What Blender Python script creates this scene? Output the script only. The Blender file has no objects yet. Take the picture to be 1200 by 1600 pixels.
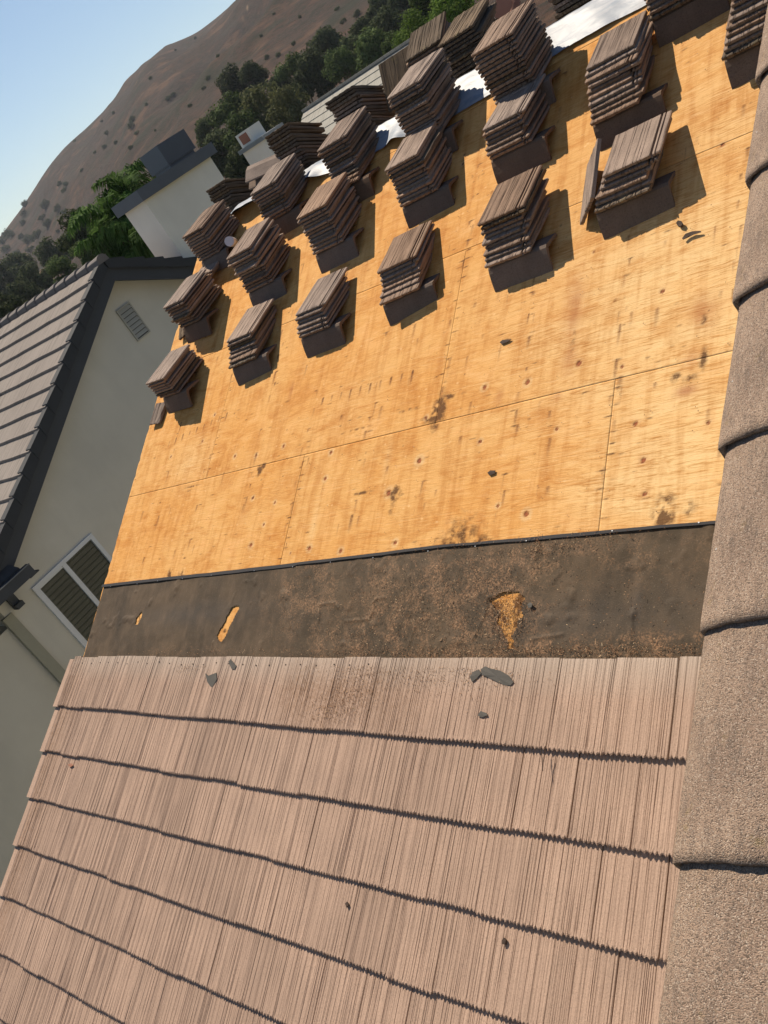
import bpy, math, random
import numpy as np
from mathutils import Vector, Matrix

rnd = random.Random(7)
rs = np.random.RandomState(11)
sc = bpy.context.scene
COL = sc.collection
R = math.radians

# ------------------------------------------------------------------ camera
CAM = np.array([4.844, -3.7095, 1.8624])
RW = np.array([[0.69451132, 0.50207425, -0.51534015],
               [-0.10990839, -0.63382386, -0.7656288],
               [-0.71103739, 0.58837808, -0.38501568]])   # rows: right, down, forward
FPX = 1446.76                                              # focal length in pixels of the 1200 x 1600 photograph
cd = bpy.data.cameras.new('camera')
cam = bpy.data.objects.new('camera', cd)
COL.objects.link(cam)
cd.sensor_fit = 'VERTICAL'; cd.sensor_height = 36.0; cd.sensor_width = 27.0
cd.lens = FPX / 1600 * 36
cd.clip_start = 0.05; cd.clip_end = 6000
mw = Matrix.Identity(4)
for i in range(3):
    mw[i][0] = RW[0][i]; mw[i][1] = -RW[1][i]; mw[i][2] = -RW[2][i]; mw[i][3] = CAM[i]
cam.matrix_world = mw
sc.camera = cam
sc.render.resolution_x = 768; sc.render.resolution_y = 1024

# ------------------------------------------------------------------ sky, sun, exposure
SUN_TO = np.array([-0.503, 0.275, 0.819]); SUN_TO /= np.linalg.norm(SUN_TO)
sun_el = math.asin(SUN_TO[2]); sun_rot = math.atan2(SUN_TO[0], SUN_TO[1])
w = bpy.data.worlds.new('World'); sc.world = w; w.use_nodes = True
nt = w.node_tree; nt.nodes.clear()
wo = nt.nodes.new('ShaderNodeOutputWorld'); bg = nt.nodes.new('ShaderNodeBackground'); sky = nt.nodes.new('ShaderNodeTexSky')
sky.sky_type = 'NISHITA'; sky.sun_disc = False; sky.sun_elevation = sun_el; sky.sun_rotation = sun_rot
sky.air_density = 1.0; sky.dust_density = 0.1; sky.ozone_density = 1.4
bg.inputs['Strength'].default_value = 0.064
nt.links.new(sky.outputs[0], bg.inputs[0]); nt.links.new(bg.outputs[0], wo.inputs[0])
sl = bpy.data.lights.new('sun', 'SUN'); so = bpy.data.objects.new('sun', sl); COL.objects.link(so)
sl.energy = 5.0; sl.angle = R(0.53); sl.color = (1.0, 0.87, 0.70)
so.rotation_euler = Vector(-SUN_TO).to_track_quat('-Z', 'Y').to_euler()
so.location = (0, 0, 30)
sc.view_settings.view_transform = 'Standard'; sc.view_settings.look = 'None'
sc.view_settings.exposure = 0.56; sc.view_settings.gamma = 1.0

# ------------------------------------------------------------------ frames
TH = R(30.0)
M = np.array([[1, 0, 0], [0, math.cos(TH), -math.sin(TH)], [0, math.sin(TH), math.cos(TH)]])
def rf(P):                                                 # roof coordinates (along the eave, up the slope, off the slope) -> world
    return np.asarray(P, float) @ M.T
def ray(px, py):
    return RW.T @ np.array([(px - 600) / FPX, (py - 800) / FPX, 1.0])
def onroof(px, py, h=0.0):
    d = M.T @ ray(px, py); c = M.T @ CAM; t = (h - c[2]) / d[2]; return c + t * d
def onx(px, py, x):
    d = ray(px, py); return CAM + d * (x - CAM[0]) / d[0]
def away(px, py, dist):
    d = ray(px, py); return CAM + d * dist / math.hypot(d[0], d[1])

# ------------------------------------------------------------------ numpy noise
def hash2(ix, iy, s=0):
    n = (ix.astype(np.int64) * 374761393 + iy.astype(np.int64) * 668265263 + s * 1442695041) & 0x7fffffff
    n = ((n ^ (n >> 13)) * 1274126177) & 0x7fffffff
    return ((n ^ (n >> 16)) & 0xffff) / 65535.0
def vnoise(x, y, s=0):
    x = np.asarray(x, float); y = np.asarray(y, float)
    ix = np.floor(x); iy = np.floor(y); fx = x - ix; fy = y - iy
    fx = fx * fx * (3 - 2 * fx); fy = fy * fy * (3 - 2 * fy)
    a = hash2(ix, iy, s); b = hash2(ix + 1, iy, s); c = hash2(ix, iy + 1, s); d = hash2(ix + 1, iy + 1, s)
    return (a * (1 - fx) + b * fx) * (1 - fy) + (c * (1 - fx) + d * fx) * fy
def fbm(x, y, o=4, s=0):
    r = 0; a = .5
    for i in range(o):
        r = r + a * vnoise(np.asarray(x) * 2 ** i, np.asarray(y) * 2 ** i, s + i * 17); a *= .5
    return r

# ------------------------------------------------------------------ object helpers
def tag(o, label=None, cat=None, group=None, kind=None):
    if label: o['label'] = label
    if cat: o['category'] = cat
    if group: o['group'] = group
    if kind: o['kind'] = kind
    return o
def empty(name, loc, label=None, cat=None, group=None, kind=None):
    o = bpy.data.objects.new(name, None); COL.objects.link(o); o.location = tuple(loc)
    o.empty_display_size = .2
    return tag(o, label, cat, group, kind)
def mesh(name, V, F, mat, attrs=None, smooth=False):
    me = bpy.data.meshes.new(name)
    V = np.asarray(V, float)
    if isinstance(F, np.ndarray):
        n, k = F.shape
        me.vertices.add(len(V)); me.vertices.foreach_set('co', V.ravel())
        me.loops.add(n * k); me.loops.foreach_set('vertex_index', F.ravel().astype(np.int32))
        me.polygons.add(n); me.polygons.foreach_set('loop_start', np.arange(0, n * k, k, dtype=np.int32))
        me.update(calc_edges=True); me.validate()
    else:
        me.from_pydata([tuple(v) for v in V], [], [tuple(f) for f in F])
    if attrs:
        for an, (ty, data) in attrs.items():
            a = me.attributes.new(an, ty, 'POINT')
            a.data.foreach_set('color' if ty == 'FLOAT_COLOR' else ('vector' if ty == 'FLOAT_VECTOR' else 'value'), np.asarray(data, float).ravel())
    if smooth:
        me.polygons.foreach_set('use_smooth', np.ones(len(me.polygons), bool))
    if mat: me.materials.append(mat)
    me.update()
    return me
def put(name, me, parent=None, loc=None):
    o = bpy.data.objects.new(name, me); COL.objects.link(o)
    if parent is not None: o.parent = parent
    if loc is not None: o.location = tuple(loc)
    return o
def part(name, V, F, mat, parent, attrs=None, smooth=False):   # V in world coordinates
    base = np.zeros(3); p = parent
    while p is not None:
        base = base + np.array(p.location); p = p.parent
    return put(name, mesh(name, np.asarray(V, float) - base, F, mat, attrs, smooth), parent)
class MB:
    def __init__(s): s.V = []; s.F = []
    def add(s, V, F):
        n = len(s.V); s.V += [tuple(v) for v in V]; s.F += [tuple(i + n for i in f) for f in F]; return s
    def box(s, a, b):
        x0, y0, z0 = a; x1, y1, z1 = b
        return s.add([(x0, y0, z0), (x1, y0, z0), (x1, y1, z0), (x0, y1, z0), (x0, y0, z1), (x1, y0, z1), (x1, y1, z1), (x0, y1, z1)],
                     [(0, 3, 2, 1), (4, 5, 6, 7), (0, 1, 5, 4), (1, 2, 6, 5), (2, 3, 7, 6), (3, 0, 4, 7)])
    def rbox(s, a, b):                                      # box given in roof coordinates
        n = len(s.V); s.box(a, b)
        for i in range(n, len(s.V)): s.V[i] = tuple(rf(s.V[i]))
        return s
    def prism(s, prof, a, b):                               # closed profile list of 3-D offsets swept from a to b
        n = len(prof); a = np.array(a, float); b = np.array(b, float)
        V = [a + np.array(p) for p in prof] + [b + np.array(p) for p in prof]
        F = [(i, (i + 1) % n, n + (i + 1) % n, n + i) for i in range(n)] + [tuple(range(n))[::-1], tuple(range(n, 2 * n))]
        return s.add(V, F)
    def tube(s, pts, rad, n=10, cap=True):
        pts = [np.array(p, float) for p in pts]; k0 = len(s.V)
        rr = rad if isinstance(rad, (list, tuple)) else [rad] * len(pts)
        for i, p in enumerate(pts):
            d = pts[min(i + 1, len(pts) - 1)] - pts[max(i - 1, 0)]; d /= np.linalg.norm(d) + 1e-9
            a = np.cross(d, [0, 0, 1.0]) if abs(d[2]) < .9 else np.cross(d, [1.0, 0, 0]); a /= np.linalg.norm(a); b = np.cross(d, a)
            for j in range(n):
                t = 2 * math.pi * j / n; s.V.append(tuple(p + rr[i] * (a * math.cos(t) + b * math.sin(t))))
        for i in range(len(pts) - 1):
            for j in range(n):
                s.F.append((k0 + i * n + j, k0 + i * n + (j + 1) % n, k0 + (i + 1) * n + (j + 1) % n, k0 + (i + 1) * n + j))
        if cap:
            s.F.append(tuple(k0 + j for j in range(n))[::-1]); s.F.append(tuple(k0 + (len(pts) - 1) * n + j for j in range(n)))
        return s
    def build(s, name, mat, parent=None, smooth=False):
        return part(name, s.V, s.F, mat, parent, smooth=smooth)

# ------------------------------------------------------------------ materials
class Mat:
    def __init__(s, name, rough=.8, spec=.3):
        s.m = bpy.data.materials.new(name); s.m.use_nodes = True; s.n = s.m.node_tree.nodes; s.l = s.m.node_tree.links
        s.b = s.n['Principled BSDF']; s.b.inputs['Roughness'].default_value = rough
        s.b.inputs['Specular IOR Level'].default_value = spec
    def new(s, t, **k):
        n = s.n.new(t)
        for a, v in k.items(): setattr(n, a, v)
        return n
    def link(s, a, b): s.l.new(a, b)
    def coord(s, kind='Object', attr=None, scale=(1, 1, 1), rot=(0, 0, 0)):
        if attr: c = s.new('ShaderNodeAttribute'); c.attribute_name = attr; o = c.outputs['Vector']
        elif kind == 'Position': o = s.new('ShaderNodeNewGeometry').outputs['Position']
        else: o = s.new('ShaderNodeTexCoord').outputs[kind]
        mp = s.new('ShaderNodeMapping'); mp.inputs['Scale'].default_value = scale; mp.inputs['Rotation'].default_value = rot
        s.link(o, mp.inputs['Vector']); return mp.outputs[0]
    def noise(s, vec, scale, detail=4, rough=.55, dist=0):
        n = s.new('ShaderNodeTexNoise'); n.inputs['Scale'].default_value = scale; n.inputs['Detail'].default_value = detail
        n.inputs['Roughness'].default_value = rough; n.inputs['Distortion'].default_value = dist
        s.link(vec, n.inputs['Vector']); return n.outputs['Fac']
    def ramp(s, fac, stops):
        r = s.new('ShaderNodeValToRGB'); cr = r.color_ramp
        while len(cr.elements) < len(stops): cr.elements.new(.5)
        for e, (p, c) in zip(cr.elements, stops):
            e.position = p; e.color = (*c, 1) if len(c) == 3 else c
        s.link(fac, r.inputs[0]); return r.outputs[0]
    def gray(s, fac, a, b): return s.ramp(fac, [(a, (0, 0, 0)), (b, (1, 1, 1))] if a < b else [(b, (1, 1, 1)), (a, (0, 0, 0))])
    def mix(s, fac, a, b, mode='MIX'):
        n = s.new('ShaderNodeMixRGB'); n.blend_type = mode
        for i, v in ((0, fac), (1, a), (2, b)):
            if isinstance(v, (int, float)): n.inputs[i].default_value = v
            elif isinstance(v, tuple): n.inputs[i].default_value = (*v, 1)
            else: s.link(v, n.inputs[i])
        return n.outputs[0]
    def math(s, op, a, b=0.0):
        n = s.new('ShaderNodeMath'); n.operation = op
        for i, v in ((0, a), (1, b)):
            if isinstance(v, (int, float)): n.inputs[i].default_value = v
            else: s.link(v, n.inputs[i])
        return n.outputs[0]
    def color(s, c):
        if isinstance(c, tuple): s.b.inputs['Base Color'].default_value = (*c, 1)
        else: s.link(c, s.b.inputs['Base Color'])
        return s
    def bump(s, h, strength=.3, dist=.01):
        n = s.new('ShaderNodeBump'); n.inputs['Strength'].default_value = strength; n.inputs['Distance'].default_value = dist
        s.link(h, n.inputs['Height']); s.link(n.outputs[0], s.b.inputs['Normal']); return s

def tile_mat(name, c1, c2, c3, attr=None, painted=False, lichen=None, obj_random=0.0, gscale=1.0, sk=.5):
    m = Mat(name, .9, .12)
    co = m.coord('Object', attr)
    cs = m.coord('Object', attr, scale=(1, .06, .2))
    streak = m.noise(cs, 70 * gscale, 4, .6)
    fine = m.noise(co, 260 * gscale, 3, .7)
    big = m.noise(co, 3.2, 4, .6)
    col = m.mix(m.gray(big, .35, .68), c1, c2)
    col = m.mix(m.math('MULTIPLY', m.gray(streak, .50, .70), sk), col, c3)
    mid = m.noise(co, 120 * gscale, 4, .7)
    col = m.mix(m.math('MULTIPLY', m.gray(mid, .51, .64), .5), col, tuple(x * .60 for x in c2))
    spk = m.gray(fine, .58, .74)
    col = m.mix(m.math('MULTIPLY', spk, .35), col, tuple(min(1, x * 1.9) for x in c1))
    dk = m.gray(fine, .42, .28)
    col = m.mix(m.math('MULTIPLY', dk, .5), col, tuple(x * .4 for x in c3))
    if lichen:
        li = m.gray(m.noise(co, 9, 5, .65), .60, .72)
        col = m.mix(m.math('MULTIPLY', li, .45), col, lichen)
    if painted:
        at = m.new('ShaderNodeAttribute'); at.attribute_name = 'paint'
        sp = m.new('ShaderNodeSeparateColor'); m.link(at.outputs['Color'], sp.inputs[0])
        col = m.mix(m.math('MULTIPLY', sp.outputs[1], .28), col, tuple(x * .58 for x in c2))
        col = m.mix(m.math('MULTIPLY', sp.outputs[2], .5), col, (.46, .42, .36))
        dn = m.gray(m.noise(co, 30, 6, .75), .36, .60)
        col = m.mix(m.math('MULTIPLY', sp.outputs[0], dn), col, (.20, .115, .065))
    if obj_random:
        oi = m.new('ShaderNodeObjectInfo')
        hsv = m.new('ShaderNodeHueSaturation'); m.link(col, hsv.inputs['Color'])
        ms = m.new('ShaderNodeMapRange'); m.link(m.math('FRACT', m.math('MULTIPLY', oi.outputs['Random'], 7.3)), ms.inputs[0]); ms.inputs[3].default_value = .75; ms.inputs[4].default_value = 1.2; m.link(ms.outputs[0], hsv.inputs['Saturation'])
        mr = m.new('ShaderNodeMapRange'); m.link(oi.outputs['Random'], mr.inputs[0])
        mr.inputs[3].default_value = 1 - obj_random; mr.inputs[4].default_value = 1 + obj_random
        m.link(mr.outputs[0], hsv.inputs['Value']); col = hsv.outputs[0]
    m.color(col)
    m.bump(m.math('ADD', m.math('ADD', fine, mid), m.math('MULTIPLY', streak, .5)), .6, .0030)
    return m.m

M_field = tile_mat('weathered concrete tile', (.425, .298, .226), (.36, .254, .194), (.215, .147, .110), attr='ruv', painted=True, sk=.24)
M_stack = tile_mat('dusty concrete tile', (.285, .208, .160), (.195, .141, .109), (.085, .060, .045), obj_random=.22)
M_prop = tile_mat('plain concrete tile', (.18, .126, .092), (.13, .092, .068), (.08, .056, .042), obj_random=.15, sk=.15)
M_edge = tile_mat('mossy concrete tile', (.17, .125, .085), (.10, .075, .055), (.05, .04, .03), lichen=(.26, .21, .09), obj_random=.2)

# plywood ------------------------------------------------------
m = Mat('aged plywood', .7, .04)
co = m.coord(attr='ruv')
g1 = m.coord(attr='ruv', scale=(.5, 7, 1))
grain = m.noise(g1, 9, 6, .62, 2.0)
fineg = m.noise(m.coord(attr='ruv', scale=(1, 16, 1)), 34, 5, .7, .4)
big = m.noise(co, 1.1, 4, .6)
blot = m.noise(m.coord(attr='ruv', scale=(1, 1.8, 1)), 3.2, 7, .68, .9)
at = m.new('ShaderNodeAttribute'); at.attribute_name = 'paint'
sep = m.new('ShaderNodeSeparateColor'); m.link(at.outputs['Color'], sep.inputs[0])
col = m.mix(m.gray(big, .43, .58), (.63, .325, .100), (.66, .375, .135))
col = m.mix(m.gray(blot, .47, .34), col, (.69, .385, .145))
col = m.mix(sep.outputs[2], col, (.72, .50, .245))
runs = m.noise(m.coord(attr='ruv', scale=(5, .55, 1)), 3.0, 5, .62, .3)
col = m.mix(m.gray(runs, .47, .66), col, (.84, .75, .66), 'MULTIPLY')
col = m.mix(m.gray(blot, .50, .64), col, (.86, .76, .66), 'MULTIPLY')
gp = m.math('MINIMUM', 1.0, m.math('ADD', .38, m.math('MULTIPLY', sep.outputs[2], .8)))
col = m.mix(m.math('MULTIPLY', m.gray(grain, .50, .62), gp), col, (.74, .62, .49), 'MULTIPLY')
col = m.mix(m.math('MULTIPLY', m.gray(grain, .46, .36), m.math('MULTIPLY', gp, .6)), col, (.72, .49, .25))
col = m.mix(m.math('MULTIPLY', m.gray(fineg, .52, .66), .7), col, (.78, .68, .58), 'MULTIPLY')
dots = m.new('ShaderNodeTexVoronoi'); dots.inputs['Scale'].default_value = 8; m.link(m.coord(attr='ruv', scale=(1, 1.4, 1)), dots.inputs['Vector'])
col = m.mix(m.math('MULTIPLY', m.gray(dots.outputs['Distance'], .11, .03), .6), col, (.76, .50, .24))
col = m.mix(sep.outputs[1], col, (.30, .10, .045))
rag = m.noise(m.coord(attr='ruv', scale=(1, 1.6, 1)), 42, 5, .75)
dk = m.math('MULTIPLY', sep.outputs[0], m.math('ADD', -.35, m.math('MULTIPLY', rag, 2.6)))
dk = m.ramp(dk, [(.10, (0, 0, 0)), (.70, (1, 1, 1))])
col = m.mix(m.math('MULTIPLY', dk, .88), col, (.085, .040, .020))
m.color(col); m.bump(m.math('ADD', grain, m.math('MULTIPLY', fineg, .6)), .45, .006)
M_ply = m.m
M_dark = Mat('dark gap', .9).color((.03, .022, .018)).m

# felt ---------------------------------------------------------
m = Mat('roofing felt', .75, .2)
co = m.coord(attr='ruv')
n1 = m.noise(co, 2.4, 5, .6, .5); n2 = m.noise(co, 160, 3, .7); n3 = m.noise(m.coord(attr='ruv', scale=(2.2, 1, 1)), 5, 4, .6)
col = m.mix(m.gray(n1, .36, .66), (.040, .028, .016), (.078, .053, .030))
at = m.new('ShaderNodeAttribute'); at.attribute_name = 'paint'
sep = m.new('ShaderNodeSeparateColor'); m.link(at.outputs['Color'], sep.inputs[0])
col = m.mix(m.math('MULTIPLY', sep.outputs[2], .55), col, (.048, .043, .039))
col = m.mix(m.math('MULTIPLY', m.gray(n3, .45, .75), .5), col, (.13, .088, .055))
dirt = m.math('MULTIPLY', m.math('MULTIPLY', m.math('MINIMUM', 1.0, m.math('MULTIPLY', sep.outputs[0], 1.8)), m.gray(m.noise(co, 90, 6, .8), .46, .60)), m.gray(m.noise(co, 8, 5, .65, 1.0), .44, .60))
col = m.mix(dirt, col, (.27, .155, .085))
col = m.mix(m.math('MULTIPLY', m.gray(n2, .6, .72), .5), col, (.24, .19, .14))
m.color(col); m.bump(m.math('ADD', n2, m.math('MULTIPLY', n1, 2)), .35, .004)
M_felt = m.m
M_feltedge = Mat('black felt strip', .75, .15).color((.030, .029, .032)).m
M_scrap = Mat('grey felt scrap', .8).color((.075, .07, .062)).m

def stucco(name, c, bumpd=.004):
    m = Mat(name, .92, .1); co = m.coord('Position')
    n = m.noise(co, 1.2, 5, .6); f = m.noise(co, 90, 4, .7)
    v = m.noise(m.coord('Position', scale=(1, 1, .25)), 2.5, 4, .6)
    col = m.mix(m.gray(n, .3, .7), c, tuple(x * .88 for x in c))
    col = m.mix(m.math('MULTIPLY', m.gray(v, .5, .75), .22), col, tuple(x * .7 for x in c))
    m.color(col); m.bump(f, .5, bumpd); return m.m
M_stucco = stucco('cream stucco', (.60, .575, .50))
M_stucco2 = stucco('pale stucco', (.78, .76, .67))
def plain(name, c, rough=.7, spec=.3, metal=0, var=.15):
    m = Mat(name, rough, spec); co = m.coord('Position')
    n = m.noise(co, 3, 5, .6); f = m.noise(co, 40, 4, .65)
    col = m.mix(m.gray(n, .3, .7), c, tuple(x * (1 - var) for x in c))
    col = m.mix(m.math('MULTIPLY', m.gray(f, .5, .72), var), col, tuple(x * .6 for x in c))
    m.color(col); m.b.inputs['Metallic'].default_value = metal; m.bump(f, .12, .002); return m.m
M_trim = plain('dark slate paint', (.055, .060, .068), .7)
M_board = plain('greenish trim paint', (.34, .33, .26), .7)
M_winframe = plain('white vinyl', (.62, .64, .66), .4, .4, var=.05)
M_metal = plain('dark painted metal', (.12, .135, .155), .45, .5, .35)
M_galv = plain('galvanised sheet', (.42, .44, .46), .38, .5, .75)
M_wood = plain('fascia board', (.30, .20, .13), .8)
M_pipe = plain('white plastic pipe', (.62, .62, .66), .5, .4, var=.05)
M_clay = plain('terracotta', (.36, .17, .11), .8)
M_vent = plain('vent paint', (.40, .39, .34), .7)

m = Mat('dark window glass', .08, .5)
co = m.coord('Position')
n = m.noise(co, 6, 4, .6)
m.color(m.mix(m.gray(n, .35, .7), (.016, .022, .016), (.04, .048, .034)))
M_glass = m.m
M_slat = plain('shade slats', (.055, .06, .038), .7)

def grey_roof(name, c, rot=0):
    m = Mat(name, .9, .12); co = m.coord('Object')
    st = m.noise(m.coord('Object', scale=(1, .05, .05)), 26, 4, .6); f = m.noise(co, 60, 4, .7); b = m.noise(co, .8, 4, .6)
    col = m.mix(m.gray(b, .3, .7), c, tuple(x * .82 for x in c))
    col = m.mix(m.math('MULTIPLY', m.gray(st, .5, .64), .55), col, tuple(x * .45 for x in c))
    col = m.mix(m.math('MULTIPLY', m.gray(f, .5, .7), .3), col, tuple(x * .5 for x in c))
    wv = m.new('ShaderNodeTexBrick'); wv.inputs['Scale'].default_value = 1
    m.color(col); m.bump(st, .5, .01); return m.m
M_nroof = grey_roof('grey concrete tiles', (.25, .222, .20))
M_nroof2 = grey_roof('pale grey tiles', (.36, .35, .31))
M_ncap = plain('grey ridge tile', (.17, .155, .145), .9)
M_rake = plain('dark rake tile', (.045, .048, .052), .85)

# cap tiles near the camera ------------------------------------
m = Mat('coarse ridge tile', .88, .22)
co = m.coord('Object')
vo = m.new('ShaderNodeTexVoronoi'); vo.inputs['Scale'].default_value = 560; m.link(co, vo.inputs['Vector'])
vc = m.new('ShaderNodeSeparateColor'); m.link(vo.outputs['Color'], vc.inputs[0])
f = m.noise(co, 420, 4, .75); b = m.noise(co, 7, 5, .65); st = m.noise(m.coord('Object', scale=(1, .25, 1)), 60, 4, .65)
col = m.mix(m.gray(b, .35, .68), (.41, .295, .215), (.29, .205, .150))
col = m.mix(m.math('MULTIPLY', m.gray(vc.outputs[0], .74, .92), .6), col, (.56, .47, .38))
col = m.mix(m.math('MULTIPLY', m.gray(vc.outputs[1], .66, .85), .65), col, (.085, .065, .052))
col = m.mix(m.math('MULTIPLY', m.gray(st, .52, .70), .45), col, (.12, .095, .08))
li = m.gray(m.noise(co, 16, 5, .7), .62, .72)
col = m.mix(m.math('MULTIPLY', li, .4), col, (.25, .19, .06))
wt = m.gray(m.noise(co, 55, 2, .5), .745, .77)
col = m.mix(m.math('MULTIPLY', wt, .8), col, (.60, .59, .57))
m.color(col); m.bump(m.math('ADD', f, m.math('ADD', m.math('MULTIPLY', vo.outputs['Distance'], -.7), m.math('MULTIPLY', st, 1.6))), .9, .0042)
M_cap = m.m

# tarp ---------------------------------------------------------
m = Mat('white plastic sheet', .5, .3)
co = m.coord(attr='ruv')
n = m.noise(m.coord(attr='ruv', scale=(1, 3, 1)), 3.5, 5, .6, .8)
m.color(m.mix(m.gray(n, .45, .66), (.26, .29, .34), (.15, .20, .27))); m.bump(n, .4, .012)
M_tarp = m.m

# vegetation ---------------------------------------------------
def leafmat(name, c1, c2, trans=.25):
    m = Mat(name, .85, .06)
    g = m.new('ShaderNodeNewGeometry')
    oi = m.new('ShaderNodeObjectInfo')
    n = m.noise(m.coord('Object'), .8, 3, .6)
    col = m.mix(g.outputs['Random Per Island'], c1, c2)
    col = m.mix(m.math('MULTIPLY', m.gray(n, .4, .65), .4), col, tuple(x * .6 for x in c1))
    hsv = m.new('ShaderNodeHueSaturation'); m.link(col, hsv.inputs['Color'])
    mr = m.new('ShaderNodeMapRange'); m.link(oi.outputs['Random'], mr.inputs[0]); mr.inputs[3].default_value = .75; mr.inputs[4].default_value = 1.25
    m.link(mr.outputs[0], hsv.inputs['Value'])
    m.color(hsv.outputs[0])
    tr = m.new('ShaderNodeBsdfTranslucent'); m.link(hsv.outputs[0], tr.inputs[0])
    mx = m.new('ShaderNodeMixShader'); mx.inputs[0].default_value = trans
    out = m.n['Material Output']; m.link(m.b.outputs[0], mx.inputs[1]); m.link(tr.outputs[0], mx.inputs[2]); m.link(mx.outputs[0], out.inputs[0])
    return m.m
M_leafdark = leafmat('dark oak leaves', (.040, .060, .026), (.085, .100, .044))
M_leafmid = leafmat('green leaves', (.050, .080, .026), (.095, .130, .044))
M_leafolive = leafmat('olive leaves', (.075, .085, .035), (.12, .125, .055))
M_leafbright = leafmat('bright leaves', (.060, .115, .02), (.13, .19, .04), .3)
M_palm = leafmat('palm leaflets', (.030, .075, .016), (.12, .20, .055), .3)
M_bark = plain('bark', (.10, .075, .055), .9)

m = Mat('dry hillside', .95, .05)
co = m.coord('Position')
n1 = m.noise(co, .010, 5, .6, .4); n2 = m.noise(co, .06, 6, .65); n3 = m.noise(co, .45, 6, .78)
col = m.mix(m.gray(n1, .38, .64), (.064, .037, .025), (.034, .024, .020))
col = m.mix(m.math('MULTIPLY', m.gray(n2, .46, .58), .75), col, (.045, .035, .028))
col = m.mix(m.math('MULTIPLY', m.gray(n3, .48, .56), .9), col, (.028, .026, .019))
col = m.mix(m.math('MULTIPLY', m.gray(n2, .46, .36), .7), col, (.105, .062, .040))
at = m.new('ShaderNodeAttribute'); at.attribute_name = 'paint'
sep = m.new('ShaderNodeSeparateColor'); m.link(at.outputs['Color'], sep.inputs[0])
col = m.mix(sep.outputs[0], col, (.26, .18, .12)); col = m.mix(sep.outputs[1], col, (.022, .026, .017))
m.color(col); m.bump(m.math('ADD', n3, m.math('MULTIPLY', n2, 3)), .6, 1.2)
M_hill = m.m
m = Mat('yard ground', .95, .05); co = m.coord('Position'); n = m.noise(co, .5, 5, .6)
m.color(m.mix(m.gray(n, .4, .6), (.12, .10, .06), (.07, .085, .04))); M_ground = m.m

# ================================================================== SETTING
GZ = -6.6
N = 40
gx = np.linspace(-160, 160, N); V = []; F = []
for i in range(N):
    for j in range(N): V.append((gx[i], gx[j], GZ))
for i in range(N - 1):
    for j in range(N - 1): F.append((i * N + j, (i + 1) * N + j, (i + 1) * N + j + 1, i * N + j + 1))
g = part('ground', V, F, M_ground, None); g['kind'] = 'structure'

SKY = sorted([(149.5, 2.87), (147.6, 3.45), (146.1, 4.07), (144.5, 4.68), (142.6, 4.95), (141.1, 5.07), (138.9, 5.66), (136.9, 6.11), (135.5, 6.01),
       (133.8, 5.73), (132.6, 5.92), (131.1, 5.9), (127, 6.6), (120, 7.3), (100, 7.0), (60, 6.0), (20, 3.5), (-40, 2.0), (-180, 2.0), (151.5, 2.3), (155, 1.7), (165, 1.6), (180, 2.0)])
SPU = sorted([(131.8, 4.6), (136.0, 3.95), (138.4, 3.49), (140.8, 2.83), (142.1, 2.25), (145.2, 1.35), (147.3, .3), (149.4, -.11), (155, -.2), (180, .2),
       (127, 5.2), (120, 5.6), (100, 5), (60, 4), (20, 2), (-180, 1)])
def hill_z(az, r):
    es = sum(np.interp(az + o_, [a for a, _ in SKY], [b for _, b in SKY]) for o_ in np.linspace(-1.2, 1.2, 7)) / 7; ep = sum(np.interp(az + o_, [a for a, _ in SPU], [b for _, b in SPU]) for o_ in np.linspace(-1, 1, 5)) / 5
    z0 = GZ - .5; rt = 90.; rp = 380 + 40 * np.sin(np.radians(az) * 5); rc = 700.
    zp = CAM[2] + rp * np.tan(np.radians(ep)); zc = CAM[2] + rc * np.tan(np.radians(es))
    t = np.clip((r - rt) / (rp - rt), 0, 1)
    z = z0 + (zp - z0) * (t ** 1.25)
    dip = 1 - np.clip(np.abs(r - (rp + 55)) / 60, 0, 1)
    t2 = np.clip((r - rp) / (rc - rp), 0, 1)
    z = np.where(r > rp, zp + (zc - zp) * t2 ** .9, z) - dip * 7 * (r > rp)
    t3 = np.clip((r - rc) / 500, 0, 1)
    z = np.where(r > rc, zc * (1 - t3) + t3 * -20, z)
    return z
def hill_zn(az, r):
    x = CAM[0] + r * np.cos(np.radians(az)); y = CAM[1] + r * np.sin(np.radians(az))
    amp = np.clip((r - 95) / 220, 0, 1) * np.clip((r - 95) / 100, 0, 1)
    crest = 1 - .86 * np.exp(-((r - 700) / 40) ** 2)
    n = (fbm(x / 90, y / 90, 4, 3) - .48) * 13 + (np.abs(fbm(x / 60 + y / 90, y / 140, 2, 8) - .47)) * -26 + 3 + (fbm(x / 9, y / 9, 4, 31) - .48) * 2.2
    return hill_z(az, r) + n * amp * crest
az = np.concatenate([np.linspace(-180, 95, 120, endpoint=False), np.linspace(95, 160, 520, endpoint=False), np.linspace(160, 180, 25)])
rr = np.concatenate([np.linspace(80, 380, 90, endpoint=False), np.linspace(380, 760, 110, endpoint=False), np.linspace(760, 1250, 18)])
A, RR = np.meshgrid(az, rr, indexing='ij')
Z = hill_zn(A, RR)
X = CAM[0] + RR * np.cos(np.radians(A)); Y = CAM[1] + RR * np.sin(np.radians(A))
na, nr = A.shape
idx = np.arange(na * nr).reshape(na, nr)
F = np.stack([idx[:-1, :-1].ravel(), idx[1:, :-1].ravel(), idx[1:, 1:].ravel(), idx[:-1, 1:].ravel()], 1)[:, ::-1]
paint = np.zeros((na * nr, 4)); paint[:, 3] = 1
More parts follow.
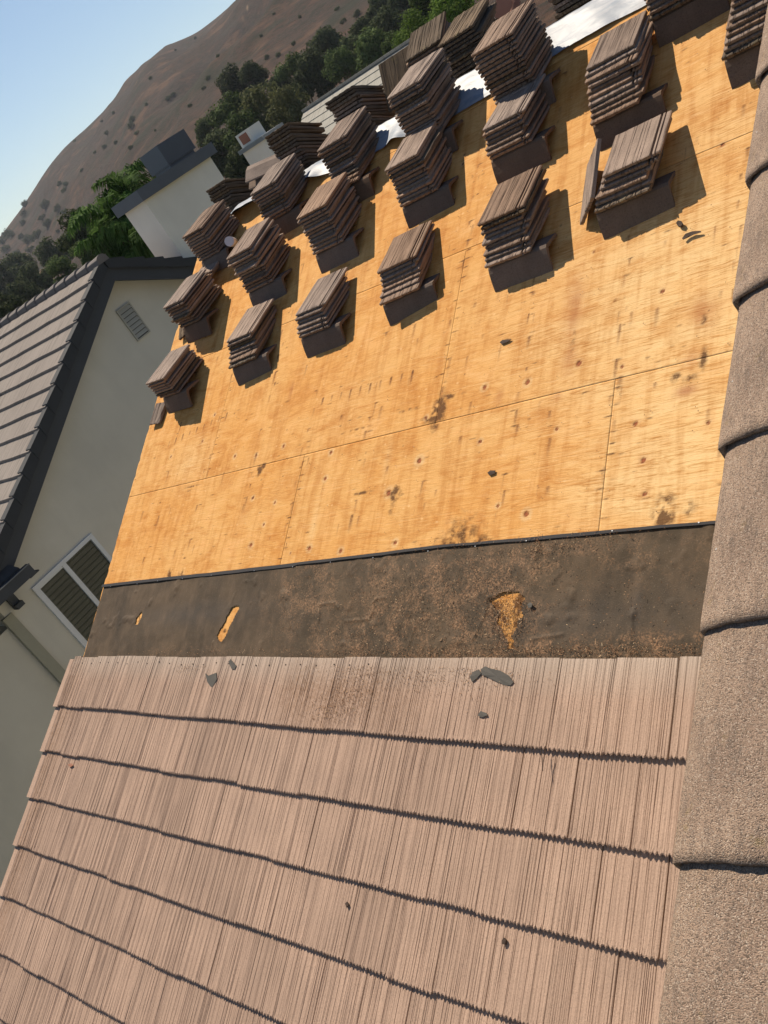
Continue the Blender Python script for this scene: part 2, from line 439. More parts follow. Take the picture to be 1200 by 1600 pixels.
for px, py, rad in [(95, 400, 1.2), (110, 395, 1.0), (78, 408, .9), (62, 455, .8), (128, 330, .45), (122, 342, .4), (135, 318, .4), (384, 22, .35), (381, 30, .35), (388, 12, .35), (60, 425, .7)]:
    d = ray(px, py); a0 = math.degrees(math.atan2(d[1], d[0])); e0 = math.degrees(math.atan2(d[2], math.hypot(d[0], d[1])))
    el = np.degrees(np.arctan2(Z - CAM[2], RR))
    q = np.exp(-(((A - a0) / (.22 * rad)) ** 2 + ((el - e0) / (.16 * rad)) ** 2)) * (fbm(X / 3, Y / 3, 3, 5) > .38)
    paint[:, 0] = np.maximum(paint[:, 0], np.clip(q.ravel() * 1.3, 0, .85))
gul = fbm(X / 26, Y / 26, 4, 21)
gul2 = fbm(X / 7, Y / 7, 4, 51)
paint[:, 1] = np.clip((gul.ravel() - .52) * 9, 0, .75) * np.clip((gul2.ravel() - .42) * 7, 0, 1)
h = part('hills', np.stack([X.ravel(), Y.ravel(), Z.ravel()], 1), F, M_hill, None, {'paint': ('FLOAT_COLOR', paint)}, smooth=True); h['kind'] = 'structure'

# ================================================================== OUR HOUSE: deck, felt, field tiles
UL = -2.42; RV = 2.80
house = empty('tile_roof_house', (0, 0, GZ), 'house whose tile roof is half stripped down to orange plywood, dark felt across it', 'house')
RY = RV * math.cos(TH); RZ = RV * math.sin(TH)
b = MB()
b.rbox((UL + .03, -4.9, -.10), (4.1, RV, -.016))
b.build('roof_base', M_dark, house)
# far slope
ms = MB(); Mb = np.array([[1, 0, 0], [0, math.cos(TH), math.sin(TH)], [0, -math.sin(TH), math.cos(TH)]])
ms.box((UL + .02, 0, -.1), (6.5, 5.2, 0)); ms.V = [tuple(Mb @ np.array(v) + np.array([0, RY + .02, RZ - .005])) for v in ms.V]
fs = ms.build('far_slope_deck', plain('weathered deck', (.30, .19, .10), .8), house)
b = MB(); b.box((UL + .35, -3.9, GZ), (UL + .5, 6.5, -2.6)); b.box((UL + .35, -3.9, GZ), (4.2, -3.75, -2.6))
b.add([(UL + .36, -3.9, -2.6), (UL + .36, 6.4, -2.6), (UL + .36, RY, RZ - .12)], [(0, 2, 1)])
b.build('wall', M_stucco, house)
b = MB(); b.prism([(0, 0, 0), (.04, 0, 0), (.04, 0, -.2), (0, 0, -.2)], rf((UL - .02, -4.9, -.02)), rf((UL - .02, RV, -.02)))
b.build('fascia', M_wood, house)

# marks on the plywood, in roof coordinates
streaks = []; dashes = []; knots = []; blobs = []
rr_ = random.Random(5)
for k in range(-4, 7):                                     # nails down every rafter
    u0 = .61 * k + rr_.uniform(-.01, .01)
    v = -.8
    while v < 2.5:
        v += rr_.choice([.10, .15, .2, .28])
        if rr_.random() < .7:
            dashes.append((u0 + rr_.uniform(-.03, .03), v, rr_.uniform(.012, .03), .005, rr_.uniform(.45, 1)))
        if rr_.random() < .85:
            L = rr_.uniform(.03, .16); streaks.append((u0 + rr_.uniform(-.03, .03), v, rr_.uniform(.006, .014), L, rr_.uniform(.25, .7)))
for (u0, v0, v1) in [(0, -1.2, 0), (2.44, -1.2, 0), (-1.22, 0, 1.22), (1.22, 0, 1.22), (0, 1.22, 2.44), (2.44, 1.22, 2.44)]:   # dense nailing at sheet joints
    v = v0
    while v < v1:
        v += rr_.uniform(.05, .11)
        dashes.append((u0 + rr_.choice([-.018, .018, 0.02]), v, rr_.uniform(.015, .035), .0045, rr_.uniform(.6, 1)))
a = onroof(265, 690); b_ = onroof(355, 645)
for t in np.linspace(0, 1, 9): streaks.append((a[0] + (b_[0] - a[0]) * t, a[1] + (b_[1] - a[1]) * t, .009, rr_.uniform(.05, .09), rr_.uniform(.4, .8)))
a = onroof(505, 622); b_ = onroof(645, 580)
for t in np.linspace(0, 1, 10): streaks.append((a[0] + (b_[0] - a[0]) * t, a[1] + (b_[1] - a[1]) * t, .009, rr_.uniform(.05, .11), rr_.uniform(.45, .85)))
for k in range(26):
    knots.append((rr_.uniform(-2.3, 3.1), rr_.uniform(-.75, 2.4), rr_.uniform(.004, .010)))
for k in range(150):
    streaks.append((rr_.uniform(-2.3, 3.1), rr_.uniform(-.7, 2.4), rr_.uniform(.004, .016), rr_.uniform(.03, .16), rr_.uniform(.15, .5)))
for k in range(520):
    dashes.append((rr_.uniform(-2.4, 3.2), rr_.uniform(-.8, 2.4), rr_.uniform(.004, .03), rr_.uniform(.002, .006), rr_.uniform(.2, .8)))
for px, py, r0 in [(757, 605, .016), (824, 597, .017), (904, 568, .019), (902, 660, .0), (993, 662, .014), (1005, 719, .016), (1007, 772, .013), (822, 803, .018),
                   (750, 690, .012), (870, 670, .01), (517, 707, .014), (508, 748, .014), (443, 697, .013), (617, 848, .014), (532, 861, .015), (483, 857, .016), (392, 852, .016),
                   (412, 820, .010), (367, 713, .013), (400, 712, .013), (607, 770, .02), (1107, 660, .01), (655, 720, .02), (1035, 455, .012), (778, 790, .01)]:
    c = onroof(px, py)
    if r0: knots.append((c[0], c[1], r0 * .8))
for px, py, ru, rv_, s in [(685, 645, .05, .10, 1.0), (672, 655, .09, .02, .9), (700, 620, .10, .015, .7), (405, 735, .03, .035, 1.0), (412, 728, .02, .02, .9), (1038, 800, .045, .07, 1.15), (1078, 792, .025, .03, 1.0), (772, 962, .05, .06, 1.0), (806, 985, .03, .05, 1.0), (784, 1000, .04, .03, .9), (775, 950, .05, .03, 1.4), (812, 945, .03, .05, 1.4), (786, 975, .04, .03, 1.3), (800, 1008, .03, .02, 1.3), (352, 985, .02, .012, 1.0), (217, 968, .012, .02, .9),
                         (720, 838, .12, .11, .55), (700, 850, .10, .05, .6), (745, 848, .10, .05, .6), (265, 898, .03, .035, 1.1), (283, 897, .04, .035, .6), (617, 772, .035, .04, 1.1), (612, 792, .02, .04, .7), (1058, 590, .025, .022, 1.1), (1075, 590, .05, .02, .5),
                         (565, 770, .08, .008, .8), (445, 700, .0, .0, 0), (895, 533, .015, .05, .6), (1098, 560, .02, .05, .7), (1100, 500, .015, .03, .6), (960, 470, .05, .008, .6), (560, 670, .12, .008, .5), (300, 760, .10, .008, .6), (640, 640, .1, .01, .5), (790, 533, .03, .012, .9)]:
    if s: c = onroof(px, py); blobs.append((c[0], c[1], ru, rv_, s))
reds = [tuple(onroof(px, py)[:2]) + (ru, rv_, s) for px, py, ru, rv_, s in [(895, 480, .06, .18, .5), (890, 560, .05, .10, .4), (455, 610, .02, .07, .45), (780, 620, .03, .05, .4), (1100, 490, .07, .1, .45), (1075, 610, .06, .03, .6), (1080, 560, .05, .05, .35), (870, 620, .03, .04, .4), (380, 800, .05, .2, .15)]]
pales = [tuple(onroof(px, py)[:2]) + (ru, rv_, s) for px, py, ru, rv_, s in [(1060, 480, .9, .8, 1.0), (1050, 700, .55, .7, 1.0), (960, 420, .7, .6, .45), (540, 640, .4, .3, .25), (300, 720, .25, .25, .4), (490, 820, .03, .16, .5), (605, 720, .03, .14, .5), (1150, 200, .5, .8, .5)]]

def ply_sheet(u0, u1, v0, v1, name='plywood_sheet', z0=0.0):
    st = .008
    nu = max(2, int((u1 - u0) / st)); nv = max(2, int((v1 - v0) / st))
    u = np.linspace(u0 + (.0011 if v0 < 0 else .0004), u1 - (.0011 if v0 < 0 else .0004), nu); v = np.linspace(v0 + .0011, v1 - .0011, nv)
    U, Vv = np.meshgrid(u, v, indexing='ij')
    ZZ = z0 + (fbm(U * 1.3, Vv * 1.3, 2, 9) - .5) * .004
    if u0 <= UL + .01:
        jag = (fbm(Vv * 14, Vv * 0 + 3, 4, 2) - .45) * .05
        U = np.where(U < u0 + .03, np.maximum(U, u0 + jag), U)
    dark = np.zeros_like(U); red = np.zeros_like(U); pale = np.zeros_like(U)
    def window(cu, cv, r):
        if cu + r < u0 or cu - r > u1 or cv + r < v0 or cv - r > v1: return None
        i0 = max(0, np.searchsorted(u, cu - r)); i1 = min(nu, np.searchsorted(u, cu + r) + 1); j0 = max(0, np.searchsorted(v, cv - r)); j1 = min(nv, np.searchsorted(v, cv + r) + 1)
        if i1 <= i0 or j1 <= j0: return None
        return slice(i0, i1), slice(j0, j1)
    for (cu, cv, du, dv, s) in dashes:
        W = window(cu, cv, .08)
        if W: dark[W] = np.maximum(dark[W], s * np.exp(-((U[W] - cu) / du) ** 2 - ((Vv[W] - cv) / dv) ** 2))
    for (cu, cv, wu, L, s) in streaks:
        W = window(cu, cv, .2)
        if W:
            dd = cv - Vv[W]; t = np.clip(dd / L, 0, 1)
            q = s * np.exp(-((U[W] - cu + dd * .02) / (wu * (1.0 + .6 * t))) ** 2) * (1 - t) ** .8 * (dd > -.006)
            dark[W] = np.maximum(dark[W], q); red[W] = np.maximum(red[W], .5 * q)
    for (cu, cv, ru, rv2, s) in blobs:
        W = window(cu, cv, .45)
        if W:
            nn = np.clip((fbm(U[W] * 34, Vv[W] * 34, 4, 4) - .24) * 4.0, 0, 1.4)
            q = s * np.exp(-(((U[W] - cu) / ru) ** 2 + ((Vv[W] - cv) / rv2) ** 2) * .8) * nn
            dark[W] = np.maximum(dark[W], q)
    for (cu, cv, r) in knots:
        W = window(cu, cv, .12)
        if W:
            d = np.hypot(U[W] - cu, (Vv[W] - cv))
            dark[W] = np.maximum(dark[W], .55 * np.exp(-((d - r * .9) / .004) ** 2)); red[W] = np.maximum(red[W], .8 * (d < r) + .35 * np.exp(-(d / (r * 2.2)) ** 2))
            ZZ[W] -= .003 * (d < r); pale[W] = np.maximum(pale[W], .9 * np.exp(-((d - r * 1.9) / (r * .9)) ** 2))
    for (cu, cv, ru, rv2, s) in reds:
        q = s * np.exp(-((U - cu) / ru) ** 2 - ((Vv - cv) / rv2) ** 2) * (.4 + 1.2 * fbm(U * 12, Vv * 7, 3, 14)); red = np.maximum(red, q)
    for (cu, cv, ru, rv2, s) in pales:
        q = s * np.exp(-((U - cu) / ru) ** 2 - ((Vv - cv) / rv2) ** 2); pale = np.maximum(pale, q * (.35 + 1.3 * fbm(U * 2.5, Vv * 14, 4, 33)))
    P = rf(np.stack([U.ravel(), Vv.ravel(), ZZ.ravel()], 1))
    idx = np.arange(nu * nv).reshape(nu, nv)
    F = np.stack([idx[:-1, :-1].ravel(), idx[1:, :-1].ravel(), idx[1:, 1:].ravel(), idx[:-1, 1:].ravel()], 1)
    # edge skirt
    ring = np.concatenate([idx[:, 0], idx[-1, 1:], idx[::-1, -1][1:], idx[0, ::-1][1:-1]])
    Pl = rf(np.stack([U.ravel()[ring], Vv.ravel()[ring], ZZ.ravel()[ring] - .013], 1)); n0 = len(P); k = len(ring)
    Fs = np.stack([ring, n0 + np.arange(k), n0 + (np.arange(k) + 1) % k, np.roll(ring, -1)], 1)
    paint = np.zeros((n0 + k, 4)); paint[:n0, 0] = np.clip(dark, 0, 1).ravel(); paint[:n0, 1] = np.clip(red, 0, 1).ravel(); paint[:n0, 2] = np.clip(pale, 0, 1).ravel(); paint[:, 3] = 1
    ruv = np.concatenate([np.stack([U.ravel() + 37 * round(u0 * 3), Vv.ravel(), ZZ.ravel() * 0], 1), np.stack([U.ravel()[ring], Vv.ravel()[ring], ring * 0 - .01], 1)])
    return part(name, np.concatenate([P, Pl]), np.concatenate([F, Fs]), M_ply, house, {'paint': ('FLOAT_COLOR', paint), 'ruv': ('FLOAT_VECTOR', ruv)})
rows = [(-1.5, 0, [UL, 0, 2.44, 4.0]), (0, 1.22, [UL, -1.22, 1.22, 3.66, 4.0]), (1.22, 2.44, [UL, 0, 2.44, 4.0]), (2.44, 2.8, [UL, -1.22, 1.22, 3.66])]
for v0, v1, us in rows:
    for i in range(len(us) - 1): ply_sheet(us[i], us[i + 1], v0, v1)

# ---- felt with torn holes
hs = [[(373, 948), (374, 952), (362, 975), (350, 1001), (341, 1004), (339, 993), (350, 974), (363, 950)],
      [(222, 957), (223, 962), (216, 976), (211, 975), (214, 965)],
      [(764, 940), (786, 926), (810, 926), (820, 936), (812, 952), (818, 963), (806, 980), (800, 996), (803, 1014), (793, 1016), (792, 1000), (782, 984), (776, 970), (783, 958), (770, 948)]]
holes = [[tuple(onroof(*q)[:2]) for q in hh] for hh in hs]
def inpoly(U, V_, poly):
    c = np.zeros(U.shape, bool); n = len(poly)
    for i in range(n):
        x0, y0 = poly[i]; x1, y1 = poly[(i + 1) % n]
        if y0 == y1: continue
        m_ = ((y0 > V_) != (y1 > V_)) & (U < (x1 - x0) * (V_ - y0) / (y1 - y0) + x0); c ^= m_
    return c
def felt():
    u = np.linspace(UL + .02, 3.9, 900); v = np.linspace(-1.46, -.79, 96)
    U, Vv = np.meshgrid(u, v, indexing='ij')
    top = np.interp(U, [-2.4, -.5, .9, 1.5, 2.2, 3.1, 4], [-.80, -.805, -.80, -.795, -.81, -.83, -.84]) + (fbm(U * 5, U * 0, 3, 6) - .45) * .012
    Vv = -1.46 + (Vv + 1.46) * (top + 1.46) / (.67)
    ZZ = .006 + (fbm(U * 2.5, Vv * 5, 4, 40) - .45) * .012 + .004 * np.abs(fbm(U * 5 + Vv * 3, Vv * 3, 3, 44) - .5)
    ZZ += .010 * np.maximum(0, fbm(U * 9, Vv * 9, 3, 77) - .60) * 4
    for pl in [[(577, 968), (583, 958), (584, 942), (590, 936), (604, 934)], [(500, 945), (524, 943), (530, 950)], [(502, 946), (500, 972)], [(540, 972), (575, 968)], [(740, 1000), (760, 960), (764, 936), (800, 922)], [(330, 1018), (334, 1004), (338, 1018)], [(830, 1000), (880, 992)], [(985, 1015), (990, 960)], [(440, 925), (460, 985)], [(640, 900), (650, 980), (640, 1010)]]:
        pp_ = [onroof(*q)[:2] for q in pl]
        for (x0, y0), (x1, y1) in zip(pp_[:-1], pp_[1:]):
            t_ = np.clip(((U - x0) * (x1 - x0) + (Vv - y0) * (y1 - y0)) / ((x1 - x0) ** 2 + (y1 - y0) ** 2), 0, 1)
            dd = np.hypot(U - x0 - t_ * (x1 - x0), Vv - y0 - t_ * (y1 - y0) + (fbm(U * 20, Vv * 20, 2, 12) - .5) * .012)
            ZZ += .0045 * np.exp(-(dd / .008) ** 2)
    dirt = np.zeros_like(U)
    for px, py, ru, rv2, s in [(480, 930, .35, .25, .7), (640, 940, .5, .3, .95), (720, 960, .45, .3, 1.0), (560, 990, .4, .2, .8), (790, 900, .4, .15, .8), (850, 860, .4, .06, .6), (1000, 1010, .7, .05, .9), (700, 1015, 1.0, .05, 1.0), (300, 1015, .6, .04, .4), (1010, 870, .3, .1, .4), (840, 850, .03, .12, .7)]:
        c = onroof(px, py); dirt = np.maximum(dirt, s * np.exp(-((U - c[0]) / ru) ** 2 - ((Vv - c[1]) / rv2) ** 2))
    dirt *= .3 + 1.3 * fbm(U * 7, Vv * 9, 4, 90)
    gr = np.zeros_like(U)
    for px, py, ru, rv2, s in [(300, 960, .8, .09, .9), (900, 970, .5, .12, .8), (1080, 950, .4, .15, .6), (995, 950, .04, .11, 1.2), (1050, 985, .05, .05, .9)]:
        c = onroof(px, py); gr = np.maximum(gr, s * np.exp(-((U - c[0]) / ru) ** 2 - ((Vv - c[1]) / rv2) ** 2))
    P = rf(np.stack([U.ravel(), Vv.ravel(), ZZ.ravel()], 1)); nu, nv = U.shape; idx = np.arange(nu * nv).reshape(nu, nv)
    cu = (U[:-1, :-1] + U[1:, 1:]) / 2; cv = (Vv[:-1, :-1] + Vv[1:, 1:]) / 2
    ju = cu + (fbm(cu * 30, cv * 30, 2, 8) - .5) * .03; jv = cv + (fbm(cu * 30, cv * 30, 2, 9) - .5) * .03
    kill = np.zeros(cu.shape, bool)
    for hh in holes: kill |= inpoly(ju, jv, hh)
    keep = ~kill.ravel()
    F = np.stack([idx[:-1, :-1].ravel(), idx[1:, :-1].ravel(), idx[1:, 1:].ravel(), idx[:-1, 1:].ravel()], 1)[keep]
    paint = np.zeros((nu * nv, 4)); paint[:, 3] = 1; paint[:, 0] = np.clip(dirt, 0, 1).ravel(); paint[:, 2] = np.clip(gr, 0, 1).ravel()
    ruv = np.stack([U.ravel(), Vv.ravel(), ZZ.ravel()], 1)
    return part('underlayment', P, F, M_felt, house, {'paint': ('FLOAT_COLOR', paint), 'ruv': ('FLOAT_VECTOR', ruv)}, smooth=True)
felt()
uu = np.linspace(UL, 3.9, 160); P = []; F = []
for i, u_ in enumerate(uu):
    t0 = np.interp(u_, [-2.4, -.5, .9, 1.5, 2.2, 3.1, 4], [-.80, -.805, -.80, -.795, -.81, -.83, -.84]) + (float(fbm(u_ * 3, 1.7, 3, 61)) - .45) * .010
    wd = .019 * (1 if u_ < .2 else .25 + .8 * float(fbm(u_ * 2.3, 9.1, 2, 60)))
    P += [(u_, t0 + .008, .004), (u_, t0 + .006, .0125), (u_, t0 - wd, .0155), (u_, t0 - wd - .001, .011)]
for i in range(len(uu) - 1):
    for j in range(3): F.append((i * 4 + j, i * 4 + j + 1, i * 4 + 5 + j, i * 4 + 4 + j))
part('felt_edge_strip', rf(P), F, M_feltedge, house)

# ---- tile geometry
def tile_profile(W, rng, interlock, gd=1.3):
    xs = [0.0]; zs = [0.0]
    x = 0.004; body = W - (.056 if interlock else 0)
    xs.append(x); zs.append(0)
    while x < body - .012:
        gap = rng.choice([.007, .008, .012, .018, .026, .036]) * rng.uniform(.8, 1.2)
        x2 = x + gap
        if x2 > body - .008: break
        d = rng.uniform(.0010, .0030) * gd; wd = rng.uniform(.0014, .0026)
        xs += [x2 - wd, x2, x2 + wd]; zs += [rng.uniform(-.0005, .0005), -d, rng.uniform(-.0005, .0005)]
        x = x2 + wd
    if interlock:
        xs += [body - .001, body, body + .011, body + .0125, body + .024, body + .0255, body + .031, body + .0325, body + .050, W]
        zs += [0, -.016, -.016, -.003, -.002, -.012, -.012, -.004, -.004, -.008]
    else:
        xs += [W - .003, W]; zs += [0, -.002]
    o = np.argsort(xs); return np.array(xs)[o], np.array(zs)[o]
def tile_geo(W, L, t, rng, interlock=False, ny=7, jag=.006, rough=.0012, saw=0.0):
    xs, zs = tile_profile(W, rng, interlock, .75 if saw else 1.3)
    if saw:
        ex = np.arange(.004, W - .004, .0052); ez = np.interp(ex, xs, zs)
        xs = np.concatenate([xs, ex]); zs = np.concatenate([zs, ez]); o_ = np.argsort(xs); xs = xs[o_]; zs = zs[o_]
    n = len(xs)
    rows = []
    tooth = np.array([(-jag * rng.uniform(.5, 1) if z > -.0012 else jag * rng.uniform(.2, .7)) + rng.uniform(-.002, .002) for z in zs])
    if saw:
        ph = rng.uniform(0, 1); per = rng.uniform(.019, .025)
        tri = np.array([abs(((x / per + ph + .12 * math.sin(x * 61)) % 1) - .5) * 2 for x in xs])
        tooth = tooth * .35 + saw * (tri - .5) * np.array([rng.uniform(.7, 1.2) for _ in xs])
    ys = [0, .006] + list(np.linspace(.03, L, ny - 2))
    for j, y in enumerate(ys):
        yy = y + (tooth if j == 0 else tooth * .8 if j == 1 else tooth * 0)
        zz = t + zs * (1.0 if j > 0 else 1.2) - (.003 if j == 0 else 0) + np.array([rng.uniform(-rough, rough) for _ in xs])
        rows.append(np.stack([xs, yy, zz], 1))
    bot0 = np.stack([xs, np.full(n, .004) + tooth * .5, np.array([rng.uniform(-.002, .003) for _ in xs])], 1)
    bot1 = np.stack([xs, np.full(n, L), np.zeros(n)], 1)
    allr = [bot0] + rows + [bot1]
    V = np.concatenate(allr); F = []
    k = len(allr)
    for j in range(k - 1):
        for i in range(n - 1): F.append((j * n + i, j * n + i + 1, (j + 1) * n + i + 1, (j + 1) * n + i))
    for i in range(n - 1): F.append(((k - 1) * n + i, (k - 1) * n + i + 1, i + 1, i))
    F.append(tuple(j * n for j in range(k))[::-1] if False else tuple(j * n for j in range(k))); F.append(tuple(j * n + n - 1 for j in range(k))[::-1])
    return V, F

# ---- field tile courses
EXP = .363; WT = .296; VB = -1.829
offs = [.252, .120, .278, .10, .262, .13, .27, .11, .25]
DIRT = []
for px, py, ru, rv2, s_ in [(520, 1095, .12, .12, 1.0), (470, 1085, .25, .18, .7), (570, 1060, .35, .10, .9), (620, 1110, .25, .12, .6), (700, 1045, .4, .05, .9), (300, 1045, .15, .05, .6), (500, 1140, .12, .06, .6), (800, 1040, .25, .03, .6)]:
    c = onroof(px, py, .04); DIRT.append((c[0], c[1], ru, rv2, s_))
for k in range(9):
    vb = VB - k * EXP; V = []; F = []; RUV = []; PT = []
    rng = random.Random(100 + k)
    u0 = -2.52; j0 = math.floor((u0 - offs[k]) / WT)
    u = offs[k] + j0 * WT
    while u < 3.55:
        a = max(u, u0); wd = u + WT - a - rng.choice([.003, .004, .006, .008])
        if wd > .05:
            tv, tf = tile_geo(wd, .412, .019, rng, False, 5, .010, saw=.013)
            tv = tv.copy(); yy = tv[:, 1]
            rot = rng.uniform(-.004, .004)
            zz = tv[:, 2] + .026 - .026 * yy / .41 + rng.uniform(0, .003)
            uu2 = tv[:, 0] + a; vv2 = vb + yy + rng.uniform(-.006, .006) + rot * tv[:, 0]
            n = len(V); P = np.stack([uu2, vv2, zz], 1)
            V += list(P); sh = rng.uniform(0, 50)
            tone = rng.random() ** 2
            dt = np.zeros(len(P))
            if k == 0:
                for (cx_, cy_, ru, rv2, s_) in DIRT: dt = np.maximum(dt, s_ * np.exp(-((uu2 - cx_) / ru) ** 2 - ((vv2 - cy_) / rv2) ** 2))
            dt = np.maximum(dt, .45 * np.exp(-((uu2 + 2.5) / .22) ** 2))
            bl = np.where(yy > .34, .8, 0) * (k == 0)
            PT += list(np.stack([dt, np.full(len(P), tone), bl, np.ones(len(P))], 1))
            RUV += list(np.stack([uu2 + sh, vv2 + sh * .37, zz], 1)); F += [tuple(i + n for i in f) for f in tf]
        u += WT
    part('tile_course', rf(np.array(V)), F, M_field, house, {'ruv': ('FLOAT_VECTOR', np.array(RUV)), 'paint': ('FLOAT_COLOR', np.array(PT))})
    # rake end piece: flat lip plus the side that hangs over the gable
    rv_ = vb - .01 + rng.uniform(-.006, .006)
    P = []; F = []
    prof = [(-2.60, -.12), (-2.60, .045), (-2.592, .051), (-2.535, .050), (-2.525, .045), (-2.525, .030), (-2.582, .030), (-2.582, -.12)]
    ns = 7; cr = [rng.uniform(-.004, .004) for _ in range(ns)]
    for s_ in range(ns):
        yv = rv_ + (.40) * s_ / (ns - 1)
        for (pu, pz) in prof: P.append((pu + (cr[s_] if pu > -2.56 else 0) + .012 * (1 - s_ / (ns - 1)) * (-1 if pu < -2.59 else 0), yv, pz - .026 * s_ / (ns - 1)))
    q = len(prof)
    for s_ in range(ns - 1):
        for i in range(q): F.append((s_ * q + i, s_ * q + (i + 1) % q, (s_ + 1) * q + (i + 1) % q, (s_ + 1) * q + i))
    F += [tuple(range(q))[::-1], tuple((ns - 1) * q + i for i in range(q))]
    P = np.array(P)
    part('rake_tile', rf(P), F, M_field, house, {'ruv': ('FLOAT_VECTOR', P + 5 + k)})

# ---- nail heads of the first course and the felt
for i in range(24):
    u_ = -2.35 + i * .148 + rnd.uniform(-.012, .012)
    if u_ > 3: break
    c = rf((u_, -1.465 + rnd.uniform(-.01, .01), .0232))
    b = MB(); b.tube([c, c + (rf((0, 0, 1)) * .004)], .0045, 6); b.build('nail_head', M_dark, house)
for i in range(14):
    u_ = -2.3 + i * .4 + rnd.uniform(-.08, .08); c = rf((u_, -.822 + rnd.uniform(-.004, .004), .0145))
    b = MB(); b.tube([c, c + rf((0, 0, .002))], .0035, 8); b.build('felt_nail', M_galv, house)

# ================================================================== PHOTOGRAPHER'S SIDE: upper roof edge with ridge caps
up = empty('upper_roof', (4.3, -2.5, -2.4), 'higher roof edge capped with coarse brown barrel tiles along the right side', 'roof')
tdir = np.array([-0.07494535, 0.94503035, 0.3182779]); tdir /= np.linalg.norm(tdir)
sdir = np.array([0.997, 0.0791, 0.0]); sdir -= tdir * (sdir @ tdir); sdir /= np.linalg.norm(sdir); ndir = np.cross(sdir, tdir)
C0 = np.array([4.112, -3.015, 0.704])
crr = random.Random(3)
for k in range(-4, 9):
    L = .445; V = []; F = []; ns, nc = 26, 44
    jit = crr.uniform(-.004, .004); ph = crr.uniform(0, 9)
    for side in (0, 1):
        for i in range(ns + 1):
            y = L * i / ns; tap = 1 - y / L
            w_ = .150 + .012 * tap; h_ = .031 + .003 * tap - (.014 if side else 0); lift = -.014 + .014 * tap
            if side: w_ -= .013
            for j in range(nc + 1):
                q = -1 + 2 * j / nc; a = abs(q)
                x = w_ * math.copysign(min(a / .86, 1.0), q)
                z = h_ * (1 - min(a / .86, 1.0) ** 3.4) - (max(0, a - .86) / .14) * (.034 if not side else .032)
                e = (float(vnoise(j * .9, i * .9, 7 + k)) - .5) * .0022
                ye = y + ((float(vnoise(j * 1.4 + ph, 3, k + 50)) - .5) * .0035 if i == 0 else 0)
                if i == 0 and not side: z -= .003
                V.append(C0 + sdir * (w_ * 0 + .162 + x + jit + (.004 * math.sin(j) if 0 else 0)) + tdir * (k * .38 + ye) + ndir * (z + lift + .02 + e))
    n1 = (ns + 1) * (nc + 1)
    for i in range(ns):
        for j in range(nc):
            a = i * (nc + 1) + j; F.append((a, a + 1, a + nc + 2, a + nc + 1)); F.append((n1 + a, n1 + a + nc + 1, n1 + a + nc + 2, n1 + a + 1))
    for j in range(nc):
        F.append((j, n1 + j, n1 + j + 1, j + 1)); a = ns * (nc + 1) + j; F.append((a, a + 1, n1 + a + 1, n1 + a))
    for i in range(ns):
        a = i * (nc + 1); F.append((a, a + nc + 1, n1 + a + nc + 1, n1 + a)); a += nc; F.append((a, n1 + a, n1 + a + nc + 1, a + nc + 1))
    V = np.array(V); org = C0 + tdir * (k * .38)
    B = np.stack([sdir, tdir, ndir]); loc = (V - org) @ B.T
    me = mesh('ridge_cap', loc + np.array([0, 0, 0]), F, M_cap, smooth=True)
    o = put('ridge_cap', me, up)
    mm = Matrix.Identity(4)
    for i in range(3):
        mm[i][0] = sdir[i]; mm[i][1] = tdir[i]; mm[i][2] = ndir[i]; mm[i][3] = (org - np.array(up.location))[i]
    o.matrix_local = mm
b = MB()
def cpt(s, t, n): return C0 + sdir * s + tdir * t + ndir * n
for k in range(-4, 9):
    t0 = k * .38
    b.add([cpt(.20, t0, .045), cpt(3.2, t0, .045), cpt(3.2, t0 + .42, .012), cpt(.20, t0 + .42, .012), cpt(.20, t0, .018), cpt(3.2, t0, .018), cpt(3.2, t0 + .42, -.012), cpt(.20, t0 + .42, -.012)],
          [(0, 1, 2, 3), (4, 7, 6, 5), (0, 4, 5, 1), (1, 5, 6, 2), (2, 6, 7, 3), (3, 7, 4, 0)])
b.build('tile_course', M_stack, up)
b = MB(); c = [cpt(.03, -1.6, -.05), cpt(3.2, -1.6, -.05), cpt(3.2, 3.4, -.05), cpt(.03, 3.4, -.05)]
b.add(c + [p - np.array([0, 0, .14]) for p in c], [(0, 1, 2, 3), (4, 7, 6, 5), (0, 4, 5, 1), (1, 5, 6, 2), (2, 6, 7, 3), (3, 7, 4, 0)]); b.build('fascia', M_wood, up)
b = MB(); c = [cpt(.10, -1.5, -.19), cpt(3.1, -1.5, -.19), cpt(3.1, 3.3, -.19), cpt(.10, 3.3, -.19)]
b.add(c + [np.array([p[0], p[1], GZ]) for p in c], [(0, 1, 2, 3), (4, 7, 6, 5), (0, 4, 5, 1), (1, 5, 6, 2), (2, 6, 7, 3), (3, 7, 4, 0)]); b.build('wall', M_stucco, up)

